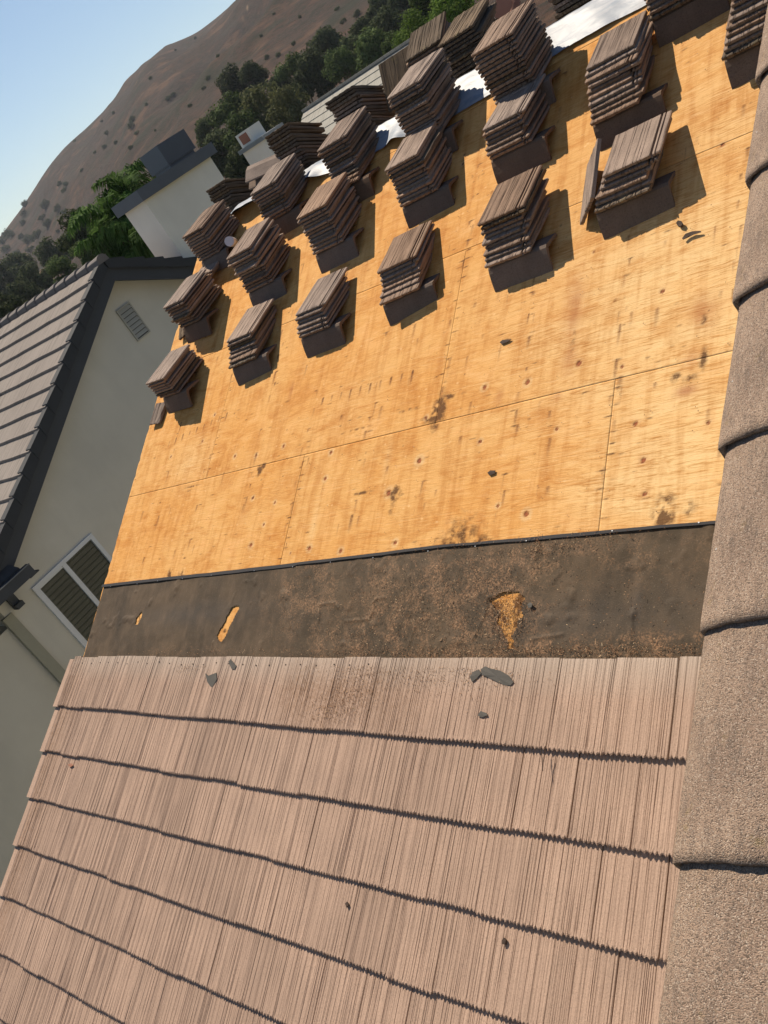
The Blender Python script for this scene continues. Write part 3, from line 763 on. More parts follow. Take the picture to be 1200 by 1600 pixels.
# ================================================================== TARP over the ridge
def tarp():
    nu, nv = 620, 70
    u = np.linspace(-2.36, 3.3, nu); t = np.linspace(0, 1, nv)
    U, T = np.meshgrid(u, t, indexing='ij')
    low = np.interp(U, [-2.4, -1.3, -.9, .2, .8, 1.3, 1.9, 3.3], [2.68, 2.68, 2.62, 2.52, 2.45, 2.47, 2.50, 2.50]) + (fbm(U * 6, U * 0, 3, 5) - .45) * .03
    S = low + (3.25 - low) * T
    wr = (fbm(U * 2, S * 5, 3, 15) - .45) * .035 + np.abs(fbm(U * 5 + S * 3, S * 3, 2, 25) - .5) * .02
    lift = np.exp(-((U + 1.62) / .28) ** 4) * np.clip(1 - T * 2.5, 0, 1) * .085
    lift += np.exp(-((U + .72) / .10) ** 2) * .06 * np.clip(1 - T * 3, 0, 1) + np.exp(-((U - .3) / .10) ** 2) * .05 * np.clip(1 - T * 3, 0, 1)
    H = .012 + np.maximum(wr, -.003) + lift
    over = np.maximum(S - RV, 0); Sn = np.minimum(S, RV)
    P = rf(np.stack([U.ravel(), Sn.ravel(), H.ravel()], 1))
    P[:, 1] += over.ravel() * math.cos(TH) + over.ravel() * 0; P[:, 2] -= over.ravel() * math.sin(TH)
    idx = np.arange(nu * nv).reshape(nu, nv)
    F = np.stack([idx[:-1, :-1].ravel(), idx[1:, :-1].ravel(), idx[1:, 1:].ravel(), idx[:-1, 1:].ravel()], 1)
    return part('plastic_sheet', P, F, M_tarp, None, {'ruv': ('FLOAT_VECTOR', np.stack([U.ravel(), S.ravel(), H.ravel()], 1))}, smooth=True)
tag(tarp(), 'crinkled white plastic sheet laid along the ridge behind the tile stacks', 'plastic sheet')

# ================================================================== TILE STACKS
TW, TL_ = .325, .395
variants = []
for i in range(7):
    rg = random.Random(40 + i)
    V, F = tile_geo(TW if i < 5 else TW - .03, TL_, .0200, rg, i < 4, 7, .0045, .0014)
    variants.append(mesh('roof_tile', V, F, M_stack))
mossy = []
for i in range(4):
    rg = random.Random(70 + i)
    V, F = tile_geo(TW, TL_, .0200, rg, False, 7, .008, .003)
    mossy.append(mesh('roof_tile', V, F, M_edge))
def prop_mesh():
    nx = 12; V = []; F = []; rg = random.Random(9)
    prof = [(0.0, 0.0), (.014, .05), (.032, .10), (.044, .128), (.060, .1405), (.12, .1415), (.205, .1405), (.208, .123), (.12, .1235), (.070, .120), (.054, .10), (.034, .05), (.018, 0.0)]
    n = len(prof)
    for i in range(nx + 1):
        for (y, z) in prof: V.append((.415 * i / nx, y + rg.uniform(-.0008, .0008), z + rg.uniform(-.0008, .0008)))
    for i in range(nx):
        for j in range(n): F.append((i * n + j, i * n + (j + 1) % n, (i + 1) * n + (j + 1) % n, (i + 1) * n + j))
    F += [tuple(range(n)), tuple(nx * n + j for j in range(n))[::-1]]
    F = [f[::-1] for f in F]
    return mesh('ridge_tile', V, F, M_prop)
PROP = prop_mesh()
ORD = ['', 'topmost', 'second', 'third', 'fourth', 'fifth', 'sixth', 'seventh', 'eighth', 'ninth', 'tenth', 'eleventh', 'twelfth', 'thirteenth', 'fourteenth', 'fifteenth', 'sixteenth', 'seventeenth']
def place(me, name, P, yaw, pitch=0, roll=0, label=None, cat=None, group=None):
    o = put(name, me); o.matrix_world = Matrix.Translation(Vector(P)) @ Matrix.Rotation(yaw, 4, 'Z') @ Matrix.Rotation(pitch, 4, 'X') @ Matrix.Rotation(roll, 4, 'Y')
    return tag(o, label, cat, group)
def tile_label(i, n, desc):
    k = n - i
    if k == 1: return 'striated concrete tile lying topmost on the ' + desc
    if k == n: return 'brown concrete tile, lowest of the ' + desc
    return ORD[k] + ' tile from the top of the ' + desc
def stack(u, v, n, yaw, dx, dy, desc, prop=True, top=0, seed=0, tilt=12.0, th=.0268, lips=False):
    rg = random.Random(seed * 13 + 5)
    P = rf((u, v, 0.0)); ya = R(yaw)
    ex = np.array([math.cos(ya), math.sin(ya), 0]); ey = np.array([-math.sin(ya), math.cos(ya), 0]); ez = np.array([0, 0, 1.0])
    if prop:
        place(PROP, 'ridge_tile', P + ez * .002, ya, label='plain brown angled ridge tile propping up the ' + desc, cat='ridge tile', group='ridge tiles levelling the stacks')
    for i in range(n):
        f = i / max(1, n - 1)
        fy = f if lips else (min(i, 3) * .25 + .25 * max(0, i - 3) / max(1, n - 4))
        jy = .014 if (lips or i < 3) else .006
        odd = 1 if rg.random() < .10 and 1 < i < n - 1 else 0
        q = P + ex * (.004 + dx * f + rg.uniform(-.010, .010)) + ey * (.030 + (dy - .035) * fy + rg.uniform(-jy, jy) - .018 * odd) + ez * (.1435 + th * i)
        me = variants[top] if i == n - 1 else variants[rg.choice([0, 1, 2, 3, 4, 5, 6])]
        if rg.random() < .18 and i < n - 1: me = mossy[rg.randrange(4)]
        place(me, 'concrete_tile', q, ya + R(rg.uniform(-1.8, 1.8) + odd * rg.choice([-4, 4])), R(tilt + rg.uniform(-.25, .25)), label=tile_label(i, n, desc), cat='roof tile', group='roof tiles piled in stacks')
stack(-2.12, .75, 7, -5, .00, .00, 'leftmost stack of the lowest row', top=4, seed=1)
stack(-1.08, .78, 7, 4, .00, .16, 'second stack from the left, lowest row', top=0, seed=2)
stack(-.23, .81, 6, 1, .00, .13, 'third stack from the left, lowest row', top=1, seed=3)
stack(.63, .83, 7, 8, .02, .18, 'fourth stack from the left, lowest row', top=2, seed=4)
stack(1.53, .80, 9, 1, .02, .15, 'fifth stack from the left, lowest row', top=3, seed=5)
stack(2.27, .89, 6, 5, .10, .10, 'rightmost stack of the lowest row', top=0, seed=6, th=.0275)
stack(-2.12, 1.45, 9, -5, .02, .00, 'leftmost stack of the middle row', top=1, seed=7)
stack(-1.13, 1.49, 12, 3, -.02, .07, 'second stack from the left, middle row', top=5, seed=8)
stack(-.30, 1.56, 11, 1, -.02, .10, 'third stack from the left, middle row', top=4, seed=9)
stack(.62, 1.61, 10, 3, -.02, .12, 'fourth stack from the left, middle row', top=6, seed=10)
stack(1.40, 1.64, 7, -1, .00, .11, 'fifth stack from the left, middle row', top=2, seed=11)
stack(2.17, 1.53, 10, 5, .01, .26, 'sixth stack from the left, middle row', top=6, seed=12, lips=True)
stack(2.95, 1.55, 9, 4, .10, .16, 'rightmost stack of the middle row', top=0, seed=13, lips=True)
stack(-2.12, 2.15, 10, -3, .02, .02, 'leftmost stack of the top row', top=3, seed=14)
stack(-1.12, 2.17, 10, 2, -.02, .08, 'second stack from the left, top row', top=0, seed=15)
stack(-.27, 2.10, 12, 0, -.03, .20, 'third stack from the left, top row', top=1, seed=16)
stack(.56, 2.12, 14, -2, .00, .12, 'fourth stack from the left, top row', top=2, seed=17)
stack(1.37, 2.10, 13, -2, .00, .03, 'fifth stack from the left, top row', top=3, seed=18)
stack(2.49, 2.10, 10, 2, .00, .10, 'rightmost stack of the top row', top=0, seed=19)

def far_pile(x, y, ztop, n, yaw, pitch, desc, seed, moss=.6, th=.028, jit=.012):
    rg = random.Random(seed); ya = R(yaw)
    for i in range(n):
        z = ztop - th * (n - i); q = np.array([x + rg.uniform(-jit, jit), y + rg.uniform(-jit, jit), z])
        me = mossy[rg.randrange(4)] if rg.random() < moss else variants[rg.randrange(7)]
        place(me, 'concrete_tile', q, ya + R(rg.uniform(-3, 3)), R(pitch + rg.uniform(-1, 1)), label=tile_label(i, n, desc), cat='roof tile', group='roof tiles piled beyond the ridge')
far_pile(-1.23, 2.55, 1.80, 15, -2, -24, 'dark pile by the far chimney beyond ridge', 201)
far_pile(-2.26, 2.55, 1.69, 12, -4, -22, 'leftmost dark pile beyond the ridge', 202, .8)
far_pile(-.46, 2.56, 1.765, 14, 4, -20, 'dark pile before the pale roof, beyond ridge', 203, .7)
far_pile(.30, 2.72, 1.70, 12, 14, 20, 'leaning pile beyond the ridge, left', 204, .5)
far_pile(.72, 2.58, 1.67, 12, 3, 14, 'rough pile right of the bright tree, beyond ridge', 205, .8, jit=.025)
far_pile(1.60, 2.62, 1.80, 15, -3, -18, 'dark pile above the white sheet, beyond ridge', 206, .8)
far_pile(2.02, 2.64, 1.86, 16, 3, -16, 'right end pile above the white sheet', 207, .8)
# weathered broad tile leaning behind the top row
V, F = tile_geo(.42, .40, .0225, random.Random(88), False, 7, .004, .002)
o = place(mesh('roof_tile', V, F, M_edge), 'concrete_tile', (-.10, 2.78, 1.42), R(6), R(58), label='single weathered tile leaning upright among piles beyond the ridge', cat='roof tile')
# ridge tiles heaped at the ridge
def vee():
    n = 10; V = []; F = []
    prof = [(-.13, -.075), (-.05, .0), (0, .022), (.05, .0), (.13, -.075), (.122, -.09), (.045, -.018), (0, .004), (-.045, -.018), (-.122, -.09)]
    for i in (0, 1):
        for x, z in prof: V.append((x, .43 * i, z + .09))
    for j in range(n): F.append((j, (j + 1) % n, n + (j + 1) % n, n + j))
    F += [tuple(range(n))[::-1], tuple(range(n, 2 * n))]
    return mesh('ridge_tile', V, F, M_stack)
VEE = vee()
for i, (z, lb) in enumerate([(1.42, 'angled ridge tile at the bottom of the small heap on the ridge, left side'), (1.49, 'middle ridge tile of the three heaped on the ridge, left side'), (1.555, 'top ridge tile of the three heaped on the ridge, left side')]):
    place(VEE, 'ridge_tile', (-1.66 + .02 * i, 2.60 - .02 * i, z), R(-92 + 4 * i), R(-6), 0, lb, 'ridge tile', 'ridge tiles heaped at the ridge')
# loose tiles
a = onroof(912, 351, .012); c = onroof(922, 268, .012)
V, F = tile_geo(.23, TL_, .0225, random.Random(91), False, 7, .006, .002)
mt = mesh('roof_tile', V, F, M_stack)
o = put('concrete_tile', mt); o.matrix_world = Matrix.Translation(Vector(rf(a))) @ Matrix.Rotation(R(0), 4, 'Z') @ Matrix.Rotation(TH, 4, 'X') @ Matrix.Rotation(math.atan2(-(c[0] - a[0]), c[1] - a[1]), 4, 'Z') @ Matrix.Rotation(R(-42), 4, 'Y')
tag(o, 'narrow striated tile leaning against the left side of the rightmost lowest stack', 'roof tile')
V, F = tile_geo(.15, .20, .0225, random.Random(92), False, 6, .009, .003)
o = put('tile_fragment', mesh('tile_fragment', V, F, M_stack)); a = onroof(237, 664, .02)
o.matrix_world = Matrix.Translation(Vector(rf(a))) @ Matrix.Rotation(TH, 4, 'X') @ Matrix.Rotation(R(-4), 4, 'Z') @ Matrix.Rotation(R(4), 4, 'Y')
tag(o, 'short broken tile at the plywood edge below the leftmost stack', 'tile fragment')
V, F = tile_geo(.17, .13, .0225, random.Random(93), False, 6, .009, .003)
o = put('tile_fragment', mesh('tile_fragment', V, F, M_edge)); a = onroof(289, 528, .01)
o.matrix_world = Matrix.Translation(Vector(rf(a) + np.array([-.05, -.02, 0]))) @ Matrix.Rotation(TH, 4, 'X') @ Matrix.Rotation(R(20), 4, 'Z')
tag(o, 'dark chipped tile piece poking out left of the leftmost middle stack', 'tile fragment')
a = rf(onroof(352, 443, 0))
for i, lb in enumerate(['lower loose tile lying in front of the leftmost top stack', 'upper loose tile lying in front of the leftmost top stack']):
    place(variants[5], 'concrete_tile', a + np.array([-.42 + .02 * i, -.0 + .03 * i, .10 + .03 * i]), R(2 + 3 * i), R(12), 0, lb, 'roof tile', 'two loose tiles below the leftmost top stack')
# plastic vent pipe end and clay vent cap
P = onx(358, 377, -1.56); fw = np.array([.84, -.50, .05]); fw /= np.linalg.norm(fw)
b = MB(); b.tube([P, P - fw * .16 + np.array([.05, .03, -.03])], .042, 24); vt = b.build('vent_pipe', M_pipe, None, True)
for p in vt.data.polygons:
    if len(p.vertices) > 6: p.use_smooth = False
tag(vt, 'white plastic pipe end sticking out between two stacks near the left rake', 'pipe')
P = CAM + ray(792, 12) * 7.05; b = MB(); fw = (CAM - P) / np.linalg.norm(CAM - P)
b.tube([P, P - fw * .05 - np.array([0, 0, .03]), P - np.array([-.0, -.06, .30])], [.108, .10, .07], 28); vt = b.build('clay_vent', M_clay, None)
tag(vt, 'round clay coloured vent cap behind the fifth top stack at the ridge', 'vent cap')

# ---- scraps and litter
def scrap(pxs, h, label, mat=M_scrap, name='felt_scrap', cat='felt scrap', th=.003, group=None, curl=.006):
    if h > .03:
        v_ = onroof(*pxs[0], .04)[1]; y_ = (v_ - VB) if v_ > VB else (v_ - VB) % EXP
        h = .045 - .026 * y_ / .41 + th + .0045
    pts = [onroof(x, y, h) for x, y in pxs]; n = len(pts)
    zz = [rnd.uniform(0, curl) for _ in pts]
    c = np.mean(pts, 0)
    V = [rf((p[0], p[1], h + z)) for p, z in zip(pts, zz)] + [rf((p[0], p[1], h + z - th)) for p, z in zip(pts, zz)] + [rf((c[0], c[1], h + curl * .4)), rf((c[0], c[1], h + curl * .4 - th))]
    F = [(i, (i + 1) % n, 2 * n) for i in range(n)] + [(n + (i + 1) % n, n + i, 2 * n + 1) for i in range(n)] + [(i, n + i, n + (i + 1) % n, (i + 1) % n) for i in range(n)]
    o = part(name, V, F, mat, None); return tag(o, label, cat, group)
scrap([(321, 1052), (326, 1056), (338, 1051), (339, 1062), (331, 1075), (324, 1066)], .055, 'grey pointed felt scrap on the tiles, left of centre')
scrap([(357, 1034), (361, 1030), (369, 1040), (367, 1046), (362, 1045)], .05, 'tiny grey felt strip beside the pointed scrap on the tiles')
scrap([(752, 1046), (758, 1041), (768, 1045), (782, 1048), (796, 1056), (803, 1066), (799, 1071), (790, 1071), (778, 1066), (762, 1058), (754, 1055)], .058, 'largest dark felt scrap on the first tile course')
scrap([(735, 1058), (739, 1050), (748, 1046), (752, 1052), (745, 1060), (738, 1066)], .055, 'dark felt bit touching the largest scrap on its left')
scrap([(747, 1118), (751, 1111), (760, 1114), (762, 1118), (753, 1121)], .058, 'small dark felt chip below the largest scrap')
M_bark2 = plain('dry bark', (.06, .04, .03), .9)
scrap([(1066, 373), (1072, 366), (1082, 362), (1095, 361), (1096, 363), (1084, 367), (1074, 371), (1068, 375)], .012, 'curved dark bark strip on bare plywood below the rightmost lowest stack', M_bark2, 'bark_strip', 'bark')
scrap([(1057, 349), (1060, 345), (1065, 346), (1067, 350), (1064, 354), (1059, 353)], .018, 'small round brown pebble above the bark strip on the plywood', M_bark2, 'pebble', 'pebble', .012)
scrap([(762, 739), (766, 735), (774, 735), (773, 740), (765, 743)], .008, 'small dark chip in the middle of the bare plywood', M_bark2, 'bark_chip', 'bark')
scrap([(781, 535), (785, 531), (799, 530), (794, 534), (784, 538)], .008, 'dark splinter on the plywood under the fifth lowest stack', M_bark2, 'bark_chip', 'bark')
scrap([(824, 945), (828, 941), (833, 944), (831, 949), (826, 950)], .02, 'dark felt lump beside the largest tear in the felt', M_scrap)
scrap([(784, 1470), (787, 1465), (791, 1469), (789, 1476), (785, 1475)], .06, 'small brown pebble on the lower right tiles', M_bark2, 'pebble', 'pebble', .01)
scrap([(107, 1195), (111, 1193), (114, 1196), (110, 1199)], .06, 'tiny reddish stone near the left edge of the tiles', M_clay, 'pebble', 'pebble', .008)
scrap([(539, 1412), (542, 1409), (545, 1414), (542, 1418)], .06, 'tiny dark stone at the bottom centre of the tiles', M_bark2, 'pebble', 'pebble', .008)
b = MB()
def tw(pxs, h, r):
    b.tube([rf(onroof(x, y, h + rnd.uniform(0, .006))) for x, y in pxs], r, 5)
tw([(845, 1168), (847, 1185), (848, 1205)], .065, .0022); tw([(851, 1172), (849, 1190)], .065, .0018)
tag(b.build('twig', M_bark2), 'thin forked twig hanging over the first tile butt line, right of centre', 'twig')
litter_r = np.random.RandomState(4)
V = []; F = []
def flakes(cu, cv, su, sv, n, h, smin=.0012, smax=.0042):
    for _ in range(n):
        u = litter_r.normal(cu, su); v = litter_r.normal(cv, sv)
        if u < -2.35 or u > 3.4: continue
        if v < -1.47: hh = .045 - .026 * (v + 1.829) / .41 + .0035
        else: hh = h
        if v > -.79 and litter_r.rand() > .12: continue
        if v < -1.80 or v > .2: continue
        a = litter_r.uniform(0, 6.3); L = litter_r.uniform(smin, smax) * (2.2 if litter_r.rand() < .12 else 1); W_ = litter_r.uniform(.0005, .0014)
        c, s = math.cos(a), math.sin(a); z1 = litter_r.uniform(0, .004)
        n0 = len(V)
        for dx_, dy_, dz in ((-L, -W_, 0), (L, -W_, z1), (L, W_, z1 + .001), (-L, W_, .001)):
            V.append((u + c * dx_ - s * dy_, v + s * dx_ + c * dy_, hh + .001 + dz))
        F.append((n0, n0 + 1, n0 + 2, n0 + 3))
for px, py, su, sv, n in [(480, 930, .15, .10, 350), (620, 930, .30, .12, 1100), (700, 960, .28, .12, 1300), (560, 985, .25, .08, 500), (790, 900, .25, .06, 350), (860, 855, .3, .03, 450), (690, 1020, .8, .02, 1500), (1000, 1016, .5, .018, 900),
                         (300, 1022, .5, .02, 250), (640, 1045, .35, .06, 900), (560, 1085, .12, .10, 700), (520, 1110, .10, .06, 350), (740, 1060, .2, .06, 300), (300, 1045, .12, .03, 140), (720, 840, .12, .06, 260), (840, 860, .02, .06, 160), (792, 955, .07, .06, 900), (790, 990, .05, .06, 500), (1000, 950, .4, .12, 160), (880, 950, .3, .1, 120)]:
    c = onroof(px, py); flakes(c[0], c[1], su, sv, n, .016)
for _ in range(900):
    u = litter_r.uniform(-2.3, 3.1); v = litter_r.uniform(-.78, 2.4)
    a = litter_r.uniform(0, 6.3); L = litter_r.uniform(.0012, .004); c, s = math.cos(a), math.sin(a); n0 = len(V)
    for dx_, dy_ in ((-L, -L * .5), (L, -L * .6), (L * .8, L * .5), (-L * .7, L * .7)): V.append((u + c * dx_ - s * dy_, v + s * dx_ + c * dy_, .0055))
    F.append((n0, n0 + 1, n0 + 2, n0 + 3))
M_litter = Mat('dry litter', .9, .1)
g_ = M_litter.new('ShaderNodeNewGeometry'); M_litter.color(M_litter.ramp(g_.outputs['Random Per Island'], [(0, (.09, .05, .03)), (.6, (.24, .13, .07)), (.9, (.38, .24, .14)), (1, (.5, .38, .24))]))
tag(part('leaf_litter', rf(np.array(V)), F, M_litter.m, None), 'fine reddish brown crumbs scattered over the felt and first tile course', 'debris', kind='stuff')

# ================================================================== NEIGHBOUR HOUSE
WX = -8.0
nb = empty('neighbour_house', (WX, 5, GZ), 'cream stucco house with grey tile roof and dark gable trim, on the left', 'house')
RXF = -7.68                                                # rake face
pk = onx(160, 408, RXF); SL = R(28.2)
def gl(y, off=0): return pk[2] - abs(y - pk[1]) * math.tan(SL) + off
YL = .25; ER = 6.35
b = MB()                                                   # gable wall
yy0 = YL; yy1 = 9.6
b.add([(WX, yy0, GZ), (WX, yy1, GZ), (WX, yy1, gl(yy1, -.16)), (WX, pk[1], gl(pk[1], -.16)), (WX, yy0, gl(yy0, -.16)),
       (WX - 9, yy0, GZ), (WX - 9, yy1, GZ), (WX - 9, yy1, gl(yy1, -.16)), (WX - 9, pk[1], gl(pk[1], -.16)), (WX - 9, yy0, gl(yy0, -.16))],
      [(0, 1, 2, 3, 4), (9, 8, 7, 6, 5), (0, 4, 9, 5), (1, 6, 7, 2)])
b.build('gable_wall', M_stucco, nb)
b = MB(); b.box((WX - 9, -6, GZ), (WX - .06, YL - .001, -1.62)); b.build('lower_wall', M_stucco, nb)
b = MB(); b.box((WX - .05, YL - .06, GZ), (WX + .035, YL + .10, -1.47)); b.build('corner_board', M_board, nb)
# roof planes as stepped courses
def gable_side(sgn, y_end, mat, x0=RXF - .02, x1=-26.0, name='roof_tiles'):
    V = []; F = []; run = .355; L = abs(y_end - pk[1]) / math.cos(SL); n = int(L / run) + 1
    for k in range(n):
        s0 = .05 + k * run; s1 = s0 + run + .01
        def pt(s, z): return (pk[1] + sgn * s * math.cos(SL), pk[2] - s * math.sin(SL) + z)
        nx = 60; q = len(V)
        xs = np.linspace(x0, x1, nx)
        for i, x in enumerate(xs):
            j = rnd.uniform(-.008, .008)
            a = pt(s0, .02); c = pt(s1 + j, .062); d = pt(s1 + j, .025)
            V += [(x, a[0], a[1]), (x, c[0], c[1]), (x, d[0], d[1])]
        for i in range(nx - 1):
            for t in range(2): F.append((q + i * 3 + t, q + i * 3 + 3 + t, q + i * 3 + 4 + t, q + i * 3 + 1 + t))
        F.append((q, q + 1, q + 2))
    return part(name, V, F, mat, nb)
gable_side(-1, -.6, M_nroof); gable_side(1, 9.8, M_nroof)
b = MB()                                                   # rake tiles, one by one
for sgn, ln in ((-1, 15), (1, 5)):
    for k in range(ln):
        s0 = .02 + k * .355; s1 = s0 + .375
        if sgn > 0 and (pk[1] + s1 * math.cos(SL)) > 6.55: break
        bb = MB(); p0 = (pk[1] + sgn * s0 * math.cos(SL), pk[2] - s0 * math.sin(SL)); p1 = (pk[1] + sgn * s1 * math.cos(SL), pk[2] - s1 * math.sin(SL))
        bb.add([(RXF + .02, p0[0], p0[1] + .035), (RXF + .035, p1[0], p1[1] + .072), (RXF - .12, p1[0], p1[1] + .075), (RXF - .12, p0[0], p0[1] + .035),
                (RXF + .02, p0[0], p0[1] - .13), (RXF + .035, p1[0], p1[1] - .11), (RXF - .12, p1[0], p1[1] + .02), (RXF - .12, p0[0], p0[1] + .0)],
               [(0, 1, 2, 3), (0, 4, 5, 1), (1, 5, 6, 2), (3, 2, 6, 7), (0, 3, 7, 4)])
        bb.build('rake_tile', M_rake, nb)
# shaped fascia boards
for sgn, y_end in ((-1, .28), (1, 6.48)):
    L = abs(y_end - pk[1]) / math.cos(SL); bb = MB()
    p0 = (pk[1], pk[2]); p1 = (pk[1] + sgn * L * math.cos(SL), pk[2] - L * math.sin(SL))
    for (xa, xb, za, zb) in ((RXF - .06, RXF - .02, -.33, -.08),):
        bb.add([(xb, p0[0], p0[1] + zb), (xb, p1[0], p1[1] + zb), (xb, p1[0], p1[1] + za), (xb, p0[0], p0[1] + za), (xa, p0[0], p0[1] + zb), (xa, p1[0], p1[1] + zb), (xa, p1[0], p1[1] + za), (xa, p0[0], p0[1] + za)],
               [(0, 1, 2, 3), (7, 6, 5, 4), (3, 2, 6, 7), (0, 4, 5, 1), (1, 5, 6, 2)])
    bb.build('fascia', M_trim, nb)
    bb = MB(); bb.add([(RXF - .06, p0[0], p0[1] - .14), (RXF - .06, p1[0], p1[1] - .14), (WX, p1[0], p1[1] - .14), (WX, p0[0], p0[1] - .14)], [(0, 1, 2, 3)]); bb.build('soffit', M_trim, nb)
for k in range(34):                                        # ridge caps
    x1 = RXF + .03 - k * .37; x0 = x1 - .40
    bb = MB(); h0, h1 = .075, .105
    for (x, h, w_) in ((x0, h0, .10), (x1, h1, .115)):
        for q in range(7):
            a = math.pi * q / 6; bb.V.append((x, pk[1] - w_ * math.cos(a), pk[2] - .02 + (h + .02) * math.sin(a) ** .7))
    bb.F = [(i, i + 1, i + 8, i + 7) for i in range(6)] + [tuple(range(7, 14)), tuple(range(7))[::-1]]
    bb.build('ridge_cap', M_ncap, nb)
# attic vent with slats
v0 = onx(180, 487, WX); v1 = onx(232, 520, WX); vt_ = onx(200, 474, WX)
ya, yb = v0[1], v0[1] + .30; zt, zb = v0[2], v1[2]
bb = MB(); x0 = WX + .005; fw = .022
bb.box((x0, ya, zb), (x0 + .03, ya + fw, zt)); bb.box((x0, yb - fw, zb), (x0 + .03, yb, zt)); bb.box((x0, ya + fw, zt - fw), (x0 + .03, yb - fw, zt)); bb.box((x0, ya + fw, zb), (x0 + .03, yb - fw, zb + fw))
vf = bb.build('attic_vent', M_vent, nb)
bb = MB(); bb.box((WX + .001, ya + fw, zb + fw), (WX + .004, yb - fw, zt - fw)); bb.build('vent_opening', M_trim, vf)
for k in range(7):
    z = zb + .03 + (zt - zb - .05) * (k + .25) / 7; bb = MB()
    bb.add([(x0 + .026, ya + fw, z), (x0 + .026, yb - fw, z), (x0 + .002, yb - fw, z + .05), (x0 + .002, ya + fw, z + .05), (x0 + .026, ya + fw, z - .01), (x0 + .026, yb - fw, z - .01)], [(0, 1, 2, 3), (4, 5, 1, 0)]); bb.build('vent_slat', M_vent, vf)
# sliding window
a = onx(48, 920, WX); c = onx(140, 833, WX); ya, yb, zt, zb = a[1], c[1], a[2], a[2] - 1.42
bb = MB(); f1 = .062; xo = WX + .045
bb.box((WX, ya, zb), (xo, ya + f1, zt)); bb.box((WX, yb - f1, zb), (xo, yb, zt)); bb.box((WX, ya + f1, zt - f1), (xo, yb - f1, zt)); bb.box((WX, ya + f1, zb), (xo, yb - f1, zb + f1))
wn = bb.build('window', M_winframe, nb)
ym = (ya + yb) / 2 - .02
bb = MB(); bb.box((WX + .004, ym - .035, zb + f1), (WX + .038, ym + .035, zt - f1)); bb.build('mullion', M_winframe, wn)
bb = MB(); g0 = ya + f1; g1 = ym - .035
bb.box((WX + .003, g0, zb + f1), (WX + .022, g0 + .03, zt - f1)); bb.box((WX + .003, g0 + .03, zt - f1 - .03), (WX + .022, g1, zt - f1)); bb.build('sash', M_winframe, wn)
for (p0, p1) in ((ya + f1, ym - .035), (ym + .035, yb - f1)):
    bb = MB(); bb.box((WX - .0, p0, zb + f1), (WX + .004, p1, zt - f1)); bb.build('pane', M_glass, wn)
    n = 16; bb = MB()
    for k in range(n):
        z = zb + f1 + (zt - zb - 2 * f1) * (k + .5) / n
        bb.box((WX + .0055, p0 + .012, z - .012), (WX + .0085, p1 - .012, z + .004))
    bb.build('shade_slats', M_slat, wn)
# eave return with gutter
bb = MB(); gx = WX + .42
bb.add([(gx, -6, -1.02), (gx, .72, -1.02), (WX, .50, -.72), (WX, -6, -.72), (gx, -6, -1.06), (gx, .72, -1.06), (WX, .72, -1.06), (WX, -6, -1.06)], [(0, 1, 2, 3), (1, 5, 6, 2), (4, 7, 6, 5), (0, 4, 5, 1)])
er = bb.build('eave_return', M_rake, nb)
for k in range(12):
    bb = MB(); y1_ = .70 - k * .3
    bb.add([(gx + .01, y1_ - .29, -.985), (gx + .01, y1_, -.985), (WX + .22, y1_ - .06, -.83), (WX + .22, y1_ - .30, -.83), (gx + .01, y1_ - .29, -1.01), (gx + .01, y1_, -1.01), (WX + .22, y1_ - .06, -.86)], [(0, 1, 2, 3), (0, 4, 5, 1), (1, 5, 6, 2)])
    bb.build('eave_tile', M_rake, er)
bb = MB(); bb.box((gx + .003, -6, -1.17), (gx + .12, .80, -1.015)); bb.box((gx - .04, .70, -1.19), (gx + .09, .86, -1.17)); gt = bb.build('gutter', M_trim, er)
bb = MB(); bb.box((gx + .119, -6, -1.022), (gx + .128, .805, -1.008)); bb.build('gutter_lip', M_metal, gt)
bb = MB(); bb.box((WX + .04, .40, -1.40), (WX + .11, .52, -1.17)); bb.box((WX + .04, .40, -1.47), (WX + .20, .52, -1.40)); bb.build('bracket', M_trim, er)
# chimney
ch0 = (WX - .80, 6.40, 8.15)
bb = MB(); CXF = WX + .02; y0, y1 = 6.38, 8.12; ct = 1.95
bb.box((WX - .62, y0, GZ), (CXF, y1, ct)); chm = bb.build('chimney', M_stucco2, nb)
bb = MB(); bb.box((WX - .72, y0 - .10, ct), (CXF + .10, y1 + .12, ct + .19)); bb.build('chimney_cap', M_metal, chm)
bb = MB(); sy0, sy1 = 7.30, 8.02; bb.box((WX - .60, sy0, ct + .245), (WX - .05, sy1, ct + .60)); bb.box((WX - .56, sy0 + .04, ct + .19), (WX - .09, sy1 - .04, ct + .246)); bb.build('chimney_shroud', plain('sheet metal shroud', (.12, .135, .16), .30, .5, .8, .08), chm)

# ================================================================== FAR PALE ROOF and FAR CHIMNEY
f0 = away(476, 172, 30.0)
fr = empty('far_house', (f0[0] + 8, f0[1] + 4, GZ), 'distant house with pale grey ribbed tile roof behind the ridge piles', 'house')
V = []; F = []; zr = f0[2]
de = ray(655, 60); FL = CAM[0] + de[0] * (f0[1] - CAM[1]) / de[1] - f0[0]
for k in range(12):
    y0_ = f0[1] - k * .31; y1_ = y0_ - .33; z0_ = zr - k * .165; z1_ = z0_ - .155
    q = len(V); V += [(f0[0], y0_, z0_), (f0[0] + FL, y0_, z0_), (f0[0] + FL, y1_, z1_), (f0[0], y1_, z1_), (f0[0], y1_, z1_ - .09), (f0[0] + FL, y1_, z1_ - .09)]
    F += [(q, q + 3, q + 2, q + 1), (q + 3, q + 4, q + 5, q + 2)]
part('roof_tiles', V, F, M_nroof2, fr)
